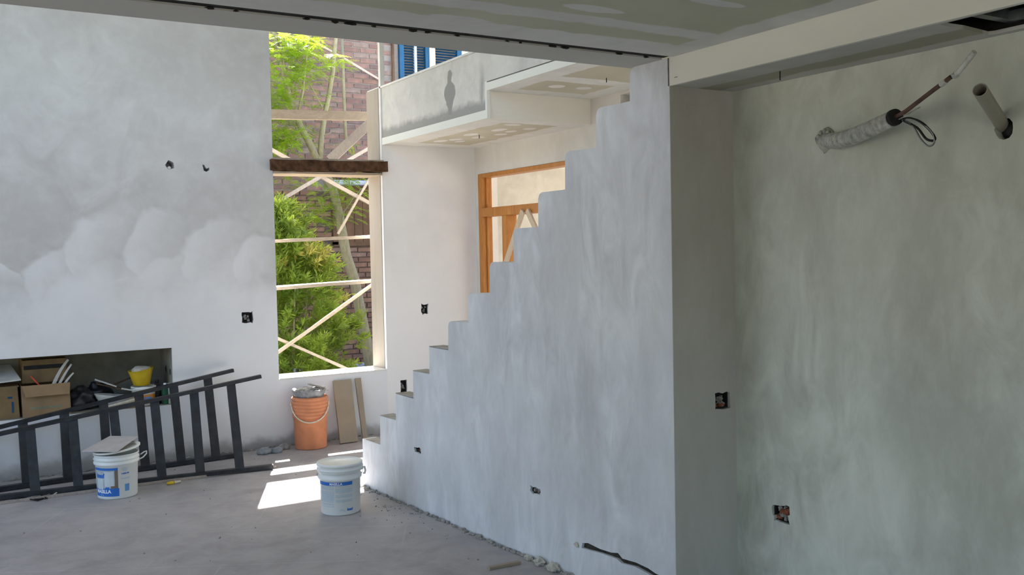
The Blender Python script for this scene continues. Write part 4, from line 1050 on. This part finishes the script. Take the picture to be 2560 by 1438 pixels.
solo('black_bag', MB().blob((.965,7.97,.523),.088,5,.24,36,24,(1.0,1.0,.95)), M['bag'], (1.0,7.98,ZN),'lumpy black plastic bag beside the torn cardboard box','bag')
solo('black_bag', MB().blob((1.10,8.13,.53),.085,8,.24,36,24,(1.1,.9,1.05)), M['bag'], (1.09,8.07,ZN),'black plastic bag behind the plasterer tray','bag')
# plasterer's tray with tools
TC=Vector((1.195,7.93,.50))
t=thing('plaster_tray','shallow plaster-smeared tray with pale rim in the middle of the niche','tray',(TC.x,TC.y,ZN))
m_=MB(); m_.lathe([(.07,-.06),(.10,-.045),(.135,0.0),(.150,.030),(.150,.036),(.143,.034),(.125,.0),(.09,-.035),(0,-.045)],TC,36,sx=1,sy=.62)
for v in m_.v: v.z+=-(v.x-TC.x)*.16-(TC.y-v.y)*.10*0
part('pan', m_, M['paper'], t)
m_=MB(); m_.lathe([(0,.015),(.10,.012),(.132,.004)],TC+Vector((0,0,.0)),30,sx=1,sy=.62)
for v in m_.v: v.z+=-(v.x-TC.x)*.16+.006
part('contents', m_, simple('dark_wet_mix',(.10,.10,.095),.6,.3,25), t)
for i,(a,c,w_,mt) in enumerate((((1.06,7.96,.665),(1.21,7.93,.60),.02,'paper'),((1.20,8.02,.60),(1.40,8.04,.67),.016,'dark_wood'),((1.24,7.90,.585),(1.36,7.88,.555),.02,'paper'),((1.07,7.98,.63),(1.36,7.93,.545),.03,'dark_wood'))):
    solo('plaster_tool', MB().beam(a,c,w_,.010), M[mt], a,['pale scraper blade on the left rim of the tray','brown tool handle rising to the right from the tray','short pale blade at the right side of the tray','long dark wooden float lying across the tray'][i],'tool')
solo('wood_block', MB().box((1.14,7.815,ZN),(1.33,7.855,.462)), M['cardboard'], (1.23,7.83,ZN),'brown timber offcut on the niche edge under the tray','offcut')
m_=MB(); m_.tube([(1.10,7.83,.46),(1.2,7.82,.475),(1.28,7.815,.49),(1.36,7.815,.505)],[.006,.012,.014,.016],8)
solo('brush', m_, M['rope'], (1.3,7.815,.47),'pale brush lying over the niche edge beside the paint tub','brush')
# paint tub + yellow bowl
TC=Vector((1.405,7.915,ZN)); t=thing('paint_tub','white paint tub with orange label at the right of the niche','tub',TC)
rf=lambda z: .080+.008*z/.14
m_=MB(); m_.lathe([(.074,0),(.079,.004),(.088,.125),(.093,.127),(.094,.150),(.089,.153),(.085,.150),(.080,.02),(0,.018)],TC,40); part('body', m_, M['white_plastic'], t)
ca=camang(TC)
m_=MB(); patch(m_,ca-1.3,ca+1.3,.018,.088,TC,rf,.0008); part('label', m_, M['orange_ink'], t)
m_=MB(); patch(m_,ca+.02,ca+.75,.045,.072,TC,rf,.0016); part('label_panel', m_, simple('label_blue',(.15,.30,.60),.5,.15), t,'blue panel on the orange label')
hp=[TC+Vector((.094*math.cos(ca-1.3+k*.2),.094*math.sin(ca-1.3+k*.2),.135+.02*math.sin(k*.24))) for k in range(14)]
part('handle', MB().tube(hp,.002,6), M['galv'], t)
BC=Vector((1.395,7.925,ZN+.1545)); t=thing('yellow_bowl','yellow rubber bowl heaped with white plaster on the paint tub','bowl',BC)
m_=MB(); m_.lathe([(.052,0),(.060,.004),(.082,.09),(.094,.128),(.0975,.130),(.092,.126),(.07,.05),(0,.03)],BC,36)
for v in m_.v:
    h=(v.z-BC.z)/.13; v.z+=.012*h*math.sin((v.x-BC.x)*18); v.x+=.01*h*math.cos(v.y*9)
part('bowl', m_, M['yellow'], t); part('plaster', MB().blob(BC+Vector((0,.0,.112)),.078,3,.12,18,12,(1,1,.55)), M['plaster_lump'], t)
# bottles
def bottle(x,y,r,h,mt,cap,lbl,label=None):
    c=Vector((x,y,ZN)); t=thing('bottle',lbl,'bottle',c); m_=MB()
    m_.lathe([(r*.9,0),(r,.005),(r,h*.70),(r*.85,h*.78),(r*.4,h*.84),(r*.4,h*.9),(0,h*.9)],c,24); part('body', m_, M[mt], t)
    m_=MB(); m_.lathe([(r*.5,h*.88),(r*.5,h),(0,h)],c,20); part('cap', m_, M[cap], t)
    if label:
        m_=MB(); ca=camang(c); patch(m_,ca-.9,ca+.9,h*.18,h*.58,c,lambda z:r,.0008); part('label', m_, M[label], t)
bottle(1.506,7.905,.028,.19,'black','black','round black bottle between the paint tub and the green bottle')
bottle(1.556,7.86,.024,.165,'green','white_plastic','dark green bottle with a white cap at the right end of the niche','green')
m_=MB(); m_.box((1.575,7.835,ZN),(1.600,7.885,.60)); t=solo('tube_carton', m_, M['paper'], (1.587,7.86,ZN),'narrow white carton standing in the right corner of the niche','carton')
for i,(y,z) in enumerate(((8.02,.70),(7.86,.69))):
    solo('wall_hook', MB().blob((1.600,y,z),.011,i,.2,8,6,(.5,.9,2.4)), M['black'], (1.6,y,z),['dark slot fitting on the inner right side of the niche, deeper one','dark slot fitting on the inner right side of the niche, nearer the edge'][i],'fitting')

# ------------------------------------------------------------------ shared groups of like things
GR={'outlet_box':'outlet boxes in the walls','scaffold_board':'scaffold rails and braces outside the window','scaffold_post':'scaffold posts outside the window','ladder':'black ladders on their sides','putty_bucket':'white putty buckets',
    'cardboard_box':'cardboard boxes in the niche','curved_strip':'curved strips in the torn box','bottle':'bottles in the niche','stone':'stones at the wall foot','mortar_chunk':'mortar chunks at the stair wall foot',
    'plaster_tool':'tools on the plaster tray','leaning_board':'boards leaning by the window','ceiling_wire':'wires hanging from the ceilings','black_bag':'black bags in the niche','wall_hook':'slot fittings in the niche',
    'mortar_lump':'mortar lumps at the groove','thin_stick':'thin sticks outside the window','brace_board':'braces in the timber door','mortar_debris':'crumbled mortar along the walls'}
for o in bpy.data.objects:
    if o.parent is None and o.get('category'):
        g_=GR.get(o.name.split('.')[0])
        if g_: o['group']=g_
